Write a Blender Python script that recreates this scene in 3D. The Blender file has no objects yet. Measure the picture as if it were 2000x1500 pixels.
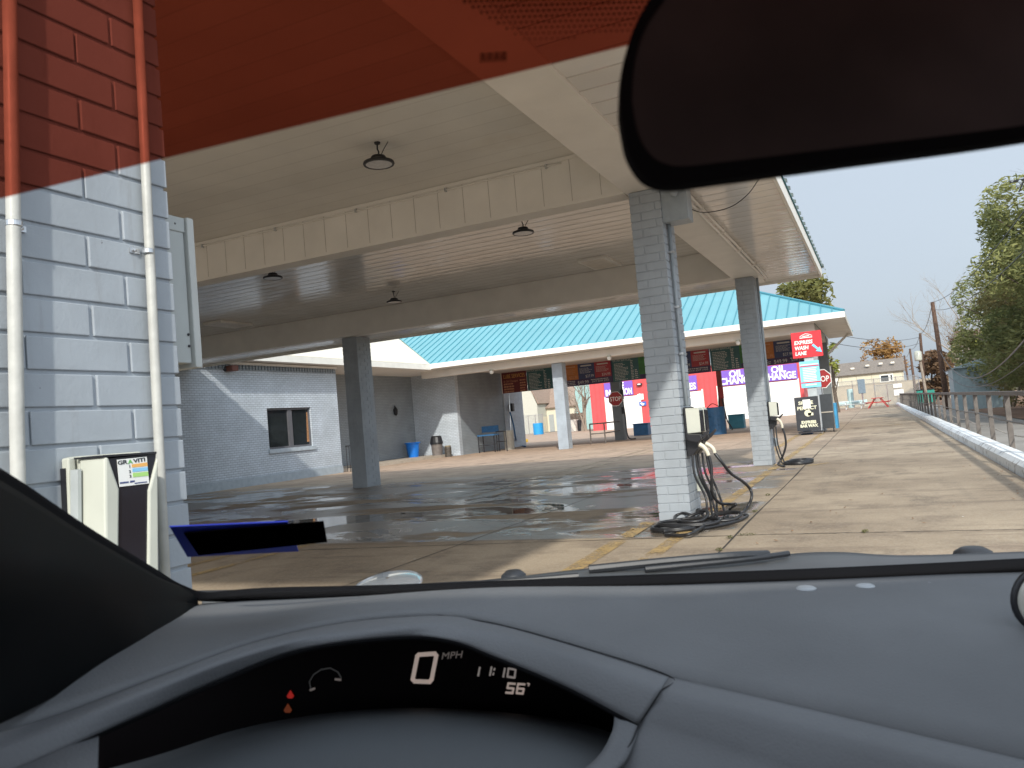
import bpy, bmesh, math, random
import numpy as np
from mathutils import Vector, Matrix
random.seed(4); rng = np.random.default_rng(4)
S = bpy.context.scene
COL = S.collection

# ------------------------------------------------------------------ camera
FPX = 1550.0; H = 1.25                      # focal length in pixels of a 2000 px wide frame, eye height
A = Vector((713, -19, -FPX)).normalized()   # world +Y (along the lane) seen in camera space
rl = math.atan(.0866)
U = Vector((math.cos(rl), math.sin(rl), 0)).cross(A).normalized()
R = A.cross(U)
Mw = Matrix((R, A, U))                      # camera space -> world
cam_d = bpy.data.cameras.new('camera'); cam = bpy.data.objects.new('camera', cam_d); COL.objects.link(cam)
cam.matrix_world = Matrix.Translation((0, 0, H)) @ Mw.to_4x4()
cam_d.sensor_width = 36; cam_d.lens = FPX / 2000 * 36; cam_d.clip_start = .01; cam_d.clip_end = 2000
cam_d.dof.use_dof = True; cam_d.dof.focus_distance = 11; cam_d.dof.aperture_fstop = 15
S.camera = cam

# ------------------------------------------------------------------ world and sun
SUN = Vector((.62, -1.43, 1.0)).normalized()
w = bpy.data.worlds.new('World'); S.world = w; w.use_nodes = True
nt = w.node_tree; nt.nodes.clear()
sky = nt.nodes.new('ShaderNodeTexSky'); sky.sky_type = 'NISHITA'; sky.sun_disc = False
sky.sun_elevation = math.asin(SUN.z); sky.sun_rotation = math.atan2(SUN.x, SUN.y)
sky.air_density = 1.0; sky.dust_density = 3.5; sky.ozone_density = 1.2
hs = nt.nodes.new('ShaderNodeHueSaturation'); hs.inputs['Saturation'].default_value = .42; hs.inputs['Value'].default_value = 1.0
bg = nt.nodes.new('ShaderNodeBackground'); bg.inputs[1].default_value = .14
wo = nt.nodes.new('ShaderNodeOutputWorld')
# thin high overcast: a soft grey-white veil mixed over the clear sky
tc = nt.nodes.new('ShaderNodeTexCoord'); mpn = nt.nodes.new('ShaderNodeMapping'); mpn.inputs['Scale'].default_value = (1, 1, 3)
nz = nt.nodes.new('ShaderNodeTexNoise'); nz.inputs['Scale'].default_value = 1.6; nz.inputs['Detail'].default_value = 5; nz.inputs['Roughness'].default_value = .45
vr = nt.nodes.new('ShaderNodeMapRange'); vr.inputs[3].default_value = .55; vr.inputs[4].default_value = .85
mx = nt.nodes.new('ShaderNodeMix'); mx.data_type = 'RGBA'; mx.inputs[7].default_value = (3.9, 4.45, 5.1, 1)
nt.links.new(tc.outputs['Generated'], mpn.inputs[0]); nt.links.new(mpn.outputs[0], nz.inputs['Vector'])
nt.links.new(nz.outputs[0], vr.inputs[0]); nt.links.new(vr.outputs[0], mx.inputs[0])
nrm = nt.nodes.new('ShaderNodeVectorMath'); nrm.operation = 'NORMALIZE'; nt.links.new(tc.outputs['Generated'], nrm.inputs[0])
dt = nt.nodes.new('ShaderNodeVectorMath'); dt.operation = 'DOT_PRODUCT'; dt.inputs[1].default_value = SUN; nt.links.new(nrm.outputs[0], dt.inputs[0])
dr = nt.nodes.new('ShaderNodeMapRange'); dr.inputs[1].default_value = -1; dr.inputs[2].default_value = 1; dr.inputs[3].default_value = .50; dr.inputs[4].default_value = 1.75
nt.links.new(dt.outputs['Value'], dr.inputs[0])
vs_ = nt.nodes.new('ShaderNodeVectorMath'); vs_.operation = 'SCALE'; vs_.inputs[0].default_value = (3.9, 4.5, 5.3); nt.links.new(dr.outputs[0], vs_.inputs['Scale']); nt.links.new(vs_.outputs[0], mx.inputs[7])
nt.links.new(sky.outputs[0], hs.inputs['Color']); nt.links.new(hs.outputs[0], mx.inputs[6])
nt.links.new(mx.outputs[2], bg.inputs[0]); nt.links.new(bg.outputs[0], wo.inputs[0])
sl = bpy.data.lights.new('sun', 'SUN'); sl.energy = 2.6; sl.angle = math.radians(1.5); sl.color = (1, .94, .85)
so = bpy.data.objects.new('sun', sl); COL.objects.link(so); so.rotation_euler = SUN.to_track_quat('Z', 'Y').to_euler()
S.view_settings.view_transform = 'Standard'; S.view_settings.look = 'None'; S.view_settings.gamma = 1
S.view_settings.exposure = 0.56
S.cycles.max_bounces = 10; S.cycles.diffuse_bounces = 5; S.cycles.transparent_max_bounces = 24

# ------------------------------------------------------------------ measuring helpers (a photo pixel on a world plane)
def ray(px, py): return Mw @ Vector((px - 1000, 750 - py, -FPX))
EYE = Vector((0, 0, H))
def P(px, py, x=None, y=None, z=None):
    d = ray(px, py)
    t = x / d.x if x is not None else (y / d.y if y is not None else (z - H) / d.z)
    return EYE + d * t
FW = Vector((-(A.x), 0, 0))                 # placeholder, set below
axis = Mw @ Vector((0, 0, -1)); FW = Vector((axis.x, axis.y, 0)).normalized(); RT = Vector((FW.y, -FW.x, 0))
def cp(px, py, f):                          # pixel at forward distance f (metres) inside the car, world point
    d = ray(px, py); return EYE + d * (f / d.dot(FW))
def cl(r, f, z): return RT * r + FW * f + Vector((0, 0, z))

# ------------------------------------------------------------------ materials
MATS = {}
def mat(name, col, rough=.6, var=.12, scale=6, bump=0, bscale=40, metal=0, spec=.5, emit=0, coat=0, detail=4):
    if name in MATS: return MATS[name]
    m = bpy.data.materials.new(name); m.use_nodes = True; n = m.node_tree; b = n.nodes['Principled BSDF']
    b.inputs['Roughness'].default_value = rough; b.inputs['Metallic'].default_value = metal
    b.inputs['Specular IOR Level'].default_value = spec; b.inputs['Coat Weight'].default_value = coat
    tcn = n.nodes.new('ShaderNodeTexCoord')
    nn = n.nodes.new('ShaderNodeTexNoise'); nn.inputs['Scale'].default_value = scale; nn.inputs['Detail'].default_value = detail
    n.links.new(tcn.outputs['Object'], nn.inputs['Vector'])
    mr = n.nodes.new('ShaderNodeMapRange'); mr.inputs[1].default_value = .3; mr.inputs[2].default_value = .7
    mr.inputs[3].default_value = 1 - var; mr.inputs[4].default_value = 1 + var
    n.links.new(nn.outputs[0], mr.inputs[0])
    mm = n.nodes.new('ShaderNodeVectorMath'); mm.operation = 'SCALE'; mm.inputs[0].default_value = col[:3]
    n.links.new(mr.outputs[0], mm.inputs['Scale']); n.links.new(mm.outputs[0], b.inputs['Base Color'])
    if emit:
        b.inputs['Emission Color'].default_value = (*col[:3], 1); b.inputs['Emission Strength'].default_value = emit
    if bump:
        n2 = n.nodes.new('ShaderNodeTexNoise'); n2.inputs['Scale'].default_value = bscale; n2.inputs['Detail'].default_value = 4
        n.links.new(tcn.outputs['Object'], n2.inputs['Vector'])
        bp = n.nodes.new('ShaderNodeBump'); bp.inputs['Strength'].default_value = bump; bp.inputs['Distance'].default_value = .01
        n.links.new(n2.outputs[0], bp.inputs['Height']); n.links.new(bp.outputs[0], b.inputs['Normal'])
    MATS[name] = m; return m

def N(n, t, **k):
    x = n.nodes.new('ShaderNode' + t)
    for a, v in k.items(): setattr(x, a, v)
    return x
def link(n, a, b): n.links.new(a, b)
def math_(n, op, a, b=None, c=None, clamp=False):
    x = N(n, 'Math', operation=op); x.use_clamp = clamp
    for i, v in enumerate((a, b, c)):
        if v is None: continue
        if isinstance(v, (int, float)): x.inputs[i].default_value = v
        else: link(n, v, x.inputs[i])
    return x.outputs[0]
def sstep(n, v, lo, hi):
    x = N(n, 'MapRange', interpolation_type='SMOOTHSTEP'); link(n, v, x.inputs[0])
    x.inputs[1].default_value = lo; x.inputs[2].default_value = hi; return x.outputs[0]
def mixc(n, f, a, b, blend='MIX'):
    x = N(n, 'Mix', data_type='RGBA', blend_type=blend)
    for s, v in ((0, f), (6, a), (7, b)):
        if isinstance(v, tuple): x.inputs[s].default_value = (*v[:3], 1)
        elif isinstance(v, (int, float)): x.inputs[s].default_value = v
        else: link(n, v, x.inputs[s])
    return x.outputs[2]
def noise(n, vec, scale, detail=4, rough=.5, sc=None, dist=0):
    if sc:
        m = N(n, 'Mapping'); m.inputs['Scale'].default_value = sc; link(n, vec, m.inputs[0]); vec = m.outputs[0]
    x = N(n, 'TexNoise'); x.inputs['Scale'].default_value = scale; x.inputs['Detail'].default_value = detail
    x.inputs['Roughness'].default_value = rough; x.inputs['Distortion'].default_value = dist
    link(n, vec, x.inputs['Vector']); return x.outputs[0]

def brick_mat(name, col, bw, rh, mort, strength=.6, rough=.55):
    m = bpy.data.materials.new(name); m.use_nodes = True; n = m.node_tree; b = n.nodes['Principled BSDF']
    b.inputs['Roughness'].default_value = rough
    uv = N(n, 'UVMap')
    wob = noise(n, uv.outputs[0], 7, 3)
    va = N(n, 'VectorMath', operation='SCALE'); va.inputs['Scale'].default_value = 1
    mw = math_(n, 'MULTIPLY', math_(n, 'SUBTRACT', wob, .5), .012)
    vadd = N(n, 'VectorMath', operation='ADD'); link(n, uv.outputs[0], vadd.inputs[0]); link(n, mw, vadd.inputs[1])
    bt = N(n, 'TexBrick'); bt.inputs['Scale'].default_value = 1; bt.inputs['Brick Width'].default_value = bw; bt.inputs['Row Height'].default_value = rh
    bt.inputs['Mortar Size'].default_value = mort; bt.inputs['Mortar Smooth'].default_value = .25
    bt.inputs['Color1'].default_value = (1, 1, 1, 1); bt.inputs['Color2'].default_value = (.9, .9, .9, 1); bt.inputs['Mortar'].default_value = (.62, .62, .64, 1)
    link(n, vadd.outputs[0], bt.inputs['Vector'])
    nn = noise(n, uv.outputs[0], 1.2, 5)
    c = mixc(n, sstep(n, nn, .3, .75), tuple(v * .9 for v in col), tuple(min(1, v * 1.08) for v in col))
    c = mixc(n, 1.0, c, bt.outputs['Color'], 'MULTIPLY'); link(n, c, b.inputs['Base Color'])
    hgt = math_(n, 'ADD', math_(n, 'MULTIPLY', bt.outputs['Fac'], -1.0), math_(n, 'MULTIPLY', noise(n, uv.outputs[0], 55, 4), .25))
    bp = N(n, 'Bump'); bp.inputs['Strength'].default_value = strength; bp.inputs['Distance'].default_value = .012
    link(n, hgt, bp.inputs['Height']); link(n, bp.outputs[0], b.inputs['Normal'])
    MATS[name] = m; return m

def soffit_mat(name, col, pitch, strength, rough, gc=.45):
    m = bpy.data.materials.new(name); m.use_nodes = True; n = m.node_tree; b = n.nodes['Principled BSDF']
    uv = N(n, 'UVMap'); sp = N(n, 'SeparateXYZ'); link(n, uv.outputs[0], sp.inputs[0])
    fr = math_(n, 'FRACT', math_(n, 'DIVIDE', sp.outputs[1], pitch))
    tri = math_(n, 'ABSOLUTE', math_(n, 'SUBTRACT', fr, .5))                      # 0 mid slat .. .5 at joint
    groove = sstep(n, tri, .44, .49)
    lap = math_(n, 'MULTIPLY', math_(n, 'MULTIPLY', tri, tri), -1.1)
    slat = N(n, 'TexWhiteNoise', noise_dimensions='1D'); link(n, math_(n, 'FLOOR', math_(n, 'DIVIDE', sp.outputs[1], pitch)), slat.inputs['W'])
    wav = noise(n, uv.outputs[0], 1.0, 3, sc=(1.6, 5, 1))
    hgt = math_(n, 'ADD', math_(n, 'SUBTRACT', lap, groove), math_(n, 'MULTIPLY', wav, .9))
    bp = N(n, 'Bump'); bp.inputs['Strength'].default_value = strength; bp.inputs['Distance'].default_value = .006
    link(n, hgt, bp.inputs['Height']); link(n, bp.outputs[0], b.inputs['Normal'])
    nn = noise(n, uv.outputs[0], .7, 5)
    c = mixc(n, sstep(n, nn, .3, .7), tuple(v * .9 for v in col), tuple(v * 1.05 for v in col))
    c = mixc(n, math_(n, 'MULTIPLY', sstep(n, noise(n, uv.outputs[0], .45, 6, .65), .56, .74), .35), c, tuple(v*k_ for v, k_ in zip(col, (.72,.64,.54))))
    c = mixc(n, math_(n, 'MULTIPLY', groove, gc), c, (.18, .15, .12))
    c = mixc(n, math_(n, 'MULTIPLY', slat.outputs[0], .1), c, (.35, .3, .24))
    link(n, c, b.inputs['Base Color']); 
    link(n, math_(n, 'ADD', math_(n, 'MULTIPLY', noise(n, uv.outputs[0], 2, 3), .2), rough - .1), b.inputs['Roughness'])
    MATS[name] = m; return m

def rgb(r, g, b):                                                                 # sRGB 0..255 -> linear
    f = lambda c: c / 12.92 if c <= .04045 else ((c + .055) / 1.055) ** 2.4
    return tuple(f(v / 255) for v in (r, g, b))

PILLAR = mat('painted_brick', (.30, .345, .39), .5, .08, 3, .12, 60)
def worn_brick(name, col):
    m = bpy.data.materials.new(name); m.use_nodes = True; n = m.node_tree; b = n.nodes['Principled BSDF']; b.inputs['Roughness'].default_value = .5
    p = N(n, 'NewGeometry').outputs['Position']
    c = mixc(n, sstep(n, noise(n, p, 2.2, 6, .6), .3, .7), tuple(v*.9 for v in col), tuple(v*1.07 for v in col))
    c = mixc(n, math_(n, 'MULTIPLY', sstep(n, noise(n, p, 6, 6, .65, sc=(3, 3, .35)), .56, .72), .35), c, tuple(v*.62 for v in (col[0]*1.1, col[1], col[2]*.9)))
    c = mixc(n, sstep(n, noise(n, p, 38, 3, .6), .735, .76), c, (.13, .12, .115))
    link(n, c, b.inputs['Base Color'])
    h_ = math_(n, 'ADD', math_(n, 'MULTIPLY', noise(n, p, 9, 4), 1.2), math_(n, 'MULTIPLY', noise(n, p, 70, 5, .7), .5))
    bp = N(n, 'Bump'); bp.inputs['Strength'].default_value = .35; bp.inputs['Distance'].default_value = .006; link(n, h_, bp.inputs['Height']); link(n, bp.outputs[0], b.inputs['Normal']); return m
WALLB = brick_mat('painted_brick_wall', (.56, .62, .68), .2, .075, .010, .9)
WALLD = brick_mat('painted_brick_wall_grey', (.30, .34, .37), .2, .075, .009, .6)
PILLAR = worn_brick('worn_painted_brick', (.33, .365, .40))
CEIL = soffit_mat('ceiling_slats', (.74, .72, .68), .30, .18, .42, .15)
GLOSS = soffit_mat('glossy_soffit_slats', (.74, .71, .67), .30, 1.0, .13, .3)
TRIM = mat('cream_trim', (.77, .74, .69), .5, .06, 2)
WHITE = mat('white_fascia', (.80, .78, .72), .5, .05, 3)
TEAL = mat('teal_metal_roof', (.17, .40, .45), .45, .05, .6, metal=.1)
TEALD = mat('teal_seam', (.08, .29, .36), .4, .05, 2, metal=.2)
CREAMROOF = mat('cream_roof', (.72, .67, .56), .6, .06, 1)
BLACK = mat('black_plastic', (.015, .015, .018), .4, .1)
DARK = mat('dark_metal', (.03, .03, .035), .45, .15, metal=.3)
RAILM = mat('brown_railing_paint', (.125, .108, .095), .6, .25, 8)
WPLA = mat('white_plastic', (.52, .53, .46), .35, .05, 6)
PIPEW = mat('white_painted_pipe', (.44, .44, .41), .4, .12, 14, .1, 60)
PIPEG = mat('grey_painted_pipe', (.30, .34, .37), .4, .08, 10)
GALV = mat('galvanised_steel', (.55, .56, .57), .3, .15, 30, metal=.9)
CABLE = mat('black_cable', (.018, .018, .02), .38, .15, 30)
GLASSD = mat('dark_window_glass', (.02, .024, .026), .06, .1)
BLUEP = mat('blue_plastic', (.01, .17, .62), .4, .08, 8)
BLUED = mat('navy_blue_steel', (.03, .12, .26), .45, .15, 5)
TEALB = mat('teal_steel', (.04, .22, .30), .5, .15, 5)
REDS = mat('red_siding', (.60, .08, .085), .45, .05, 2)
REDP = mat('red_paint', (.45, .03, .025), .45, .1, 5)
DOORW = mat('white_rollup_door', (.80, .79, .76), .5, .03, 4)
PURP = mat('purple_sign', (.20, .10, .50), .5, .05, 4)
WHTX = mat('white_lettering', (.85, .85, .82), .5, .02)
WOOD = mat('weathered_pole_wood', (.10, .055, .035), .8, .3, 10, .3, 40)
WOODG = mat('grey_fence_wood', (.16, .12, .09), .85, .3, 8, .3, 30)
SIGNR = mat('red_sign_paint', (.62, .03, .04), .4, .04)
GREYP = mat('grey_sheet_metal', (.36, .38, .38), .45, .08, 5)
BEIGE = mat('beige_siding', (.62, .56, .42), .7, .06, 1)
SHING = mat('grey_brown_shingles', (.20, .17, .145), .85, .2, 4, .3, 20)
GREY = mat('asphalt_grey', (.22, .21, .20), .9, .12, 2, .3, 60)

# ------------------------------------------------------------------ mesh and object helpers
WM = {}
class MB:
    def __init__(s): s.v = []; s.f = []; s.mi = []; s.m = 0
    def add(s, vs, fs):
        o = len(s.v); s.mi += [s.m]*len(fs); s.v += [tuple(p) for p in vs]; s.f += [tuple(i + o for i in f) for f in fs]; return s
    def box(s, x0, x1, y0, y1, z0, z1):
        x0, x1 = sorted((x0, x1)); y0, y1 = sorted((y0, y1)); z0, z1 = sorted((z0, z1))
        return s.add([(x0,y0,z0),(x1,y0,z0),(x1,y1,z0),(x0,y1,z0),(x0,y0,z1),(x1,y0,z1),(x1,y1,z1),(x0,y1,z1)],
                     [(0,3,2,1),(4,5,6,7),(0,1,5,4),(1,2,6,5),(2,3,7,6),(3,0,4,7)])
    def prism(s, poly, d):                       # closed polygon swept by vector d
        n = len(poly); d = Vector(d); a = [Vector(p) for p in poly]; b = [p + d for p in a]
        return s.add(a + b, [tuple(range(n))[::-1], tuple(range(n, 2*n))] + [(i, (i+1) % n, n + (i+1) % n, n + i) for i in range(n)])
    def cyl(s, p0, p1, r0, r1=None, n=12, caps=True):
        r1 = r0 if r1 is None else r1; p0 = Vector(p0); p1 = Vector(p1); ax = (p1 - p0).normalized()
        u = ax.orthogonal().normalized(); v = ax.cross(u)
        vs = [p + (u * math.cos(2*math.pi*i/n) + v * math.sin(2*math.pi*i/n)) * r for p, r in ((p0, r0), (p1, r1)) for i in range(n)]
        fs = [(i, (i+1) % n, n + (i+1) % n, n + i) for i in range(n)]
        if caps: fs += [tuple(range(n))[::-1], tuple(range(n, 2*n))]
        return s.add(vs, fs)
    def tube(s, pts, r, n=8, taper=None):
        pts = [Vector(p) for p in pts]; k = len(pts); vs = []; u = None
        for i, p in enumerate(pts):
            t = (pts[min(i+1, k-1)] - pts[max(i-1, 0)]).normalized()
            u = t.orthogonal().normalized() if u is None else (u - t * u.dot(t)).normalized()
            v = t.cross(u); rr = r if taper is None else r + (taper - r) * i / (k-1)
            vs += [p + (u * math.cos(2*math.pi*j/n) + v * math.sin(2*math.pi*j/n)) * rr for j in range(n)]
        fs = [(i*n + j, i*n + (j+1) % n, (i+1)*n + (j+1) % n, (i+1)*n + j) for i in range(k-1) for j in range(n)]
        fs += [tuple(range(n))[::-1], tuple(range((k-1)*n, k*n))]
        return s.add(vs, fs)
    def lathe(s, c, prof, n=20, ax='z'):         # prof: (radius, height)
        c = Vector(c); vs = []
        for r, h in prof:
            for j in range(n):
                a = 2*math.pi*j/n; q = (r*math.cos(a), r*math.sin(a), h)
                if ax == 'y': q = (r*math.cos(a), h, r*math.sin(a))
                if ax == 'x': q = (h, r*math.cos(a), r*math.sin(a))
                vs.append(c + Vector(q))
        k = len(prof)
        fs = [(i*n + j, i*n + (j+1) % n, (i+1)*n + (j+1) % n, (i+1)*n + j) for i in range(k-1) for j in range(n)]
        fs += [tuple(range(n))[::-1], tuple(range((k-1)*n, k*n))]
        return s.add(vs, fs)
    def grid(s, rows):                           # rows of points, joined
        m = len(rows[0]); vs = [p for r in rows for p in r]
        return s.add(vs, [(i*m + j, i*m + j + 1, (i+1)*m + j + 1, (i+1)*m + j) for i in range(len(rows)-1) for j in range(m-1)])
    def build(s, name, m, parent=None, smooth=False, bevel=0, solid=0, fix=True, m2=None):
        me = bpy.data.meshes.new(name); vs = s.v
        Mp = WM[parent.name] if parent is not None and parent.name in WM else None
        if Mp is not None:
            inv = Mp.inverted(); lv = [inv @ Vector(p) for p in vs]
        else: lv = vs
        me.from_pydata(lv, [], s.f); me.update()
        if fix and len(s.f) < 60000:
            bm = bmesh.new(); bm.from_mesh(me); bmesh.ops.recalc_face_normals(bm, faces=bm.faces); bm.to_mesh(me); bm.free()
        uvl = me.uv_layers.new(name='UVMap'); co = [Vector(p) for p in vs]
        for pl in me.polygons:
            if Mp is not None: nn = Mp.to_3x3() @ pl.normal
            else: nn = pl.normal
            a, b, c = abs(nn.x), abs(nn.y), abs(nn.z)
            for li in pl.loop_indices:
                p = co[me.loops[li].vertex_index]
                uvl.data[li].uv = (p.x, p.y) if c > a and c > b else ((p.y, p.z) if a > b else (p.x, p.z))
        if smooth:
            for pl in me.polygons: pl.use_smooth = True
        o = bpy.data.objects.new(name, me); COL.objects.link(o); me.materials.append(m)
        if m2 is not None: me.materials.append(m2); me.polygons.foreach_set('material_index', s.mi)
        if parent is not None:
            o.parent = parent
            if Mp is not None: WM[o.name] = Mp
        if solid:
            md = o.modifiers.new('thickness', 'SOLIDIFY'); md.thickness = solid; md.offset = -1
        if bevel:
            md = o.modifiers.new('bevel', 'BEVEL'); md.width = bevel; md.segments = 2; md.limit_method = 'ANGLE'; md.angle_limit = math.radians(40)
        return o

def tag(o, label, cat, group=None, kind=None):
    o['label'] = label; o['category'] = cat
    if group: o['group'] = group
    if kind: o['kind'] = kind
    return o
def struct(o): o['kind'] = 'structure'; return o
def thing(name, loc, label, cat, group=None, rotz=0):
    o = bpy.data.objects.new(name, None); COL.objects.link(o); o.location = loc; o.rotation_euler = (0, 0, rotz)
    o.empty_display_size = .1
    WM[o.name] = Matrix.Translation(Vector(loc)) @ Matrix.Rotation(rotz, 4, 'Z')
    return tag(o, label, cat, group)
def dup(o, loc=None, label=None, parent=None, rotz=None, top=True):
    c = o.copy(); COL.objects.link(c)
    if top:
        c.location = loc
        if rotz is not None: c.rotation_euler = (0, 0, rotz)
        if label: c['label'] = label
        WM[c.name] = Matrix.Translation(Vector(loc)) @ Matrix.Rotation(c.rotation_euler.z, 4, 'Z')
    else: c.parent = parent; c.matrix_parent_inverse = o.matrix_parent_inverse
    for ch in list(o.children): dup(ch, parent=c, top=False)
    return c
def text(body, size, loc, m, parent, name='lettering', face='-y', width=None, italic=0, align='LEFT', thick=.002, bold=0):
    cu = bpy.data.curves.new(name, 'FONT'); cu.body = body; cu.size = size; cu.extrude = thick; cu.align_x = align; cu.shear = italic; cu.offset = bold
    cu.resolution_u = 3; cu.space_line = .95
    to = bpy.data.objects.new('tmp', cu); COL.objects.link(to)
    dg = bpy.context.evaluated_depsgraph_get(); me = bpy.data.meshes.new_from_object(to.evaluated_get(dg)); bpy.data.objects.remove(to)
    xs = [v.co.x for v in me.vertices]; wd = max(xs) - min(xs) if xs else 1
    sx = width / wd if width else 1
    if face == '-y': B = Matrix(((1,0,0),(0,0,-1),(0,1,0)))
    elif face == '+x': B = Matrix(((0,0,1),(1,0,0),(0,1,0)))
    else: B = face                                                                # 3x3 matrix: columns right, up, normal
    Mx = Matrix.Translation(Vector(loc)) @ B.to_4x4() @ Matrix.Diagonal((sx, 1, 1, 1))
    if parent is not None and parent.name in WM: Mx = WM[parent.name].inverted() @ Mx
    me.transform(Mx); me.name = name; me.materials.clear(); me.materials.append(m)
    o = bpy.data.objects.new(name, me); COL.objects.link(o)
    if parent is not None: o.parent = parent; WM[o.name] = WM.get(parent.name, Matrix())
    return o
def spline(pts, k=8):                            # Catmull-Rom
    pts = [Vector(p) for p in pts]; q = [pts[0]] + pts + [pts[-1]]; out = []
    for i in range(1, len(q) - 2):
        a, b, c, d = q[i-1:i+3]
        for j in range(k):
            t = j / k; out.append(.5 * ((2*b) + (c-a)*t + (2*a-5*b+4*c-d)*t*t + (3*b-a-3*c+d)*t**3))
    return out + [pts[-1]]

# ================================================================== GROUND
def ground_material():
    m = bpy.data.materials.new('concrete_slabs'); m.use_nodes = True; n = m.node_tree; b = n.nodes['Principled BSDF']
    geo = N(n, 'NewGeometry'); p = geo.outputs['Position']; sp = N(n, 'SeparateXYZ'); link(n, p, sp.inputs[0]); X, Y = sp.outputs[0], sp.outputs[1]
    big = noise(n, p, .35, 6, .6); med = noise(n, p, 1.6, 6, .65); fine = noise(n, p, 26, 4, .8); grit = noise(n, p, 75, 3, .7)
    c = mixc(n, sstep(n, big, .35, .65), (.27, .205, .14), (.43, .34, .24))
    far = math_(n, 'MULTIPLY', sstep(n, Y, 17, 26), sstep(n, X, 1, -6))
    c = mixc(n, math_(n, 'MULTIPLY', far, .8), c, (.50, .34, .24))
    c = mixc(n, math_(n, 'MULTIPLY', sstep(n, med, .46, .7), .6), c, (.14, .10, .07))
    # oily brown patches along the lane, tyre tracks
    oil = math_(n, 'MULTIPLY', sstep(n, noise(n, p, .8, 6, .7, sc=(1, .35, 1)), .5, .72), math_(n, 'MULTIPLY', sstep(n, X, -1.5, -.6), sstep(n, X, 1.7, .8)))
    c = mixc(n, math_(n, 'MULTIPLY', oil, .9), c, (.085, .062, .045))
    c = mixc(n, math_(n, 'MULTIPLY', sstep(n, noise(n, p, 1.1, 5, .6, sc=(2.5, .12, 1)), .55, .75), .3), c, (.12, .10, .08))
    c = mixc(n, math_(n, 'MULTIPLY', sstep(n, fine, .4, .8), .55), c, (.50, .44, .35))
    c = mixc(n, math_(n, 'MULTIPLY', sstep(n, grit, .50, .68), .5), c, (.09, .075, .06))
    c = mixc(n, math_(n, 'MULTIPLY', sstep(n, noise(n, p, 1.0, 6, .7, sc=(.35, 2.2, 1)), .52, .68), .55), c, (.15, .11, .08))
    # wet zone under the canopy where cars are washed
    edge = math_(n, 'MULTIPLY', math_(n, 'SUBTRACT', noise(n, p, .7, 4), .5), 2.2)
    Xe = math_(n, 'ADD', X, math_(n, 'MULTIPLY', edge, .25)); Ye = math_(n, 'ADD', Y, edge)
    zone = math_(n, 'MULTIPLY', math_(n, 'MULTIPLY', sstep(n, Xe, -1.35, -1.6), sstep(n, Y, 7.86, 7.98)), sstep(n, Ye, 20, 15.5))
    damp = math_(n, 'MULTIPLY', zone, sstep(n, noise(n, p, .6, 6, .6, sc=(.6, 1.2, 1)), .40, .50))
    pn = noise(n, p, .75, 7, .62, sc=(.5, .8, 1), dist=.8)
    pud = math_(n, 'MULTIPLY', damp, sstep(n, pn, .485, .53))
    c = mixc(n, math_(n, 'MULTIPLY', damp, .72), c, (.125, .106, .086))
    c = mixc(n, math_(n, 'MULTIPLY', pud, .35), c, (.06, .055, .05))
    link(n, c, b.inputs['Base Color'])
    r = math_(n, 'ADD', .88, math_(n, 'MULTIPLY', damp, -.56)); 
    r = math_(n, 'MAXIMUM', math_(n, 'SUBTRACT', r, math_(n, 'MULTIPLY', pud, .9)), math_(n, 'ADD', .02, math_(n, 'MULTIPLY', sstep(n, noise(n, p, 3, 4), .4, .6), .07)))
    link(n, r, b.inputs['Roughness'])
    hgt = math_(n, 'MULTIPLY', math_(n, 'ADD', fine, math_(n, 'MULTIPLY', med, 1.5)), math_(n, 'SUBTRACT', 1.0, math_(n, 'MULTIPLY', pud, .985)))
    bp = N(n, 'Bump'); bp.inputs['Strength'].default_value = .35; bp.inputs['Distance'].default_value = .008
    link(n, hgt, bp.inputs['Height']); link(n, bp.outputs[0], b.inputs['Normal'])
    return m
g = MB(); g.add([(-600,-300,0),(1.6,-300,0),(1.6,90,0),(-600,90,0)], [(0,1,2,3)]); struct(g.build('pavement', ground_material()))
terr = mat('dirt_ground', (.24, .19, .14), .95, .2, .3, .3, 8)
g = MB(); g.add([(-1500,-1500,-.22),(1500,-1500,-.22),(1500,2500,-.22),(-1500,2500,-.22)], [(0,1,2,3)]); struct(g.build('ground', terr))
g = MB(); g.add([(2.25,-40,-.12),(4.6,-40,-.12),(4.6,110,-.12),(2.25,110,-.12)], [(0,1,2,3)]); struct(g.build('driveway', mat('driveway_concrete', (.26,.24,.215), .9, .2, .5, .2, 30)))
lf = mat('leaf_litter_ground', (.20, .115, .07), .95, .35, 3, .6, 25)
g = MB(); g.add([(4.6,-40,-.10),(30,-40,-.10),(30,150,-.10),(4.6,150,-.10)], [(0,1,2,3)]); struct(g.build('leaf_covered_verge', lf))
# slab joints
def wobble(x0, y0, x1, y1, w_, n=60, z=.004):
    a = []; b_ = []; d = Vector((x1-x0, y1-y0, 0)); t = d.normalized(); s_ = Vector((-t.y, t.x, 0))
    for i in range(n+1):
        o_ = random.uniform(-.008, .008); ww = w_ * random.uniform(.5, 1.3)
        p = Vector((x0, y0, z)) + d * (i/n) + s_ * o_; a.append(p + s_*ww/2); b_.append(p - s_*ww/2)
    return [a, b_]
g = MB()
for q in [(-1.38, 4.5, -1.38, 88, .022), (-1.38, 7.92, 1.62, 7.92, .016), (-1.40, 7.9, -11.8, 7.0, .02), (-12, 16.2, -1.4, 16.6, .014),
          (-1.38, 16.2, 1.6, 16.2, .016), (-1.38, 24.5, 1.6, 24.5, .018), (-1.38, 34.5, 1.6, 34.5, .02), (-7.4, 7.3, -7.4, 60, .016),
          (-13, 7.1, -13, 60, .016), (-19, 24.4, -1.4, 24.5, .018), (-4.3, 2, -4.3, 30, .012), (-1.38, 46, 1.6, 46, .02)]:
    g.grid(wobble(*q))
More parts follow.
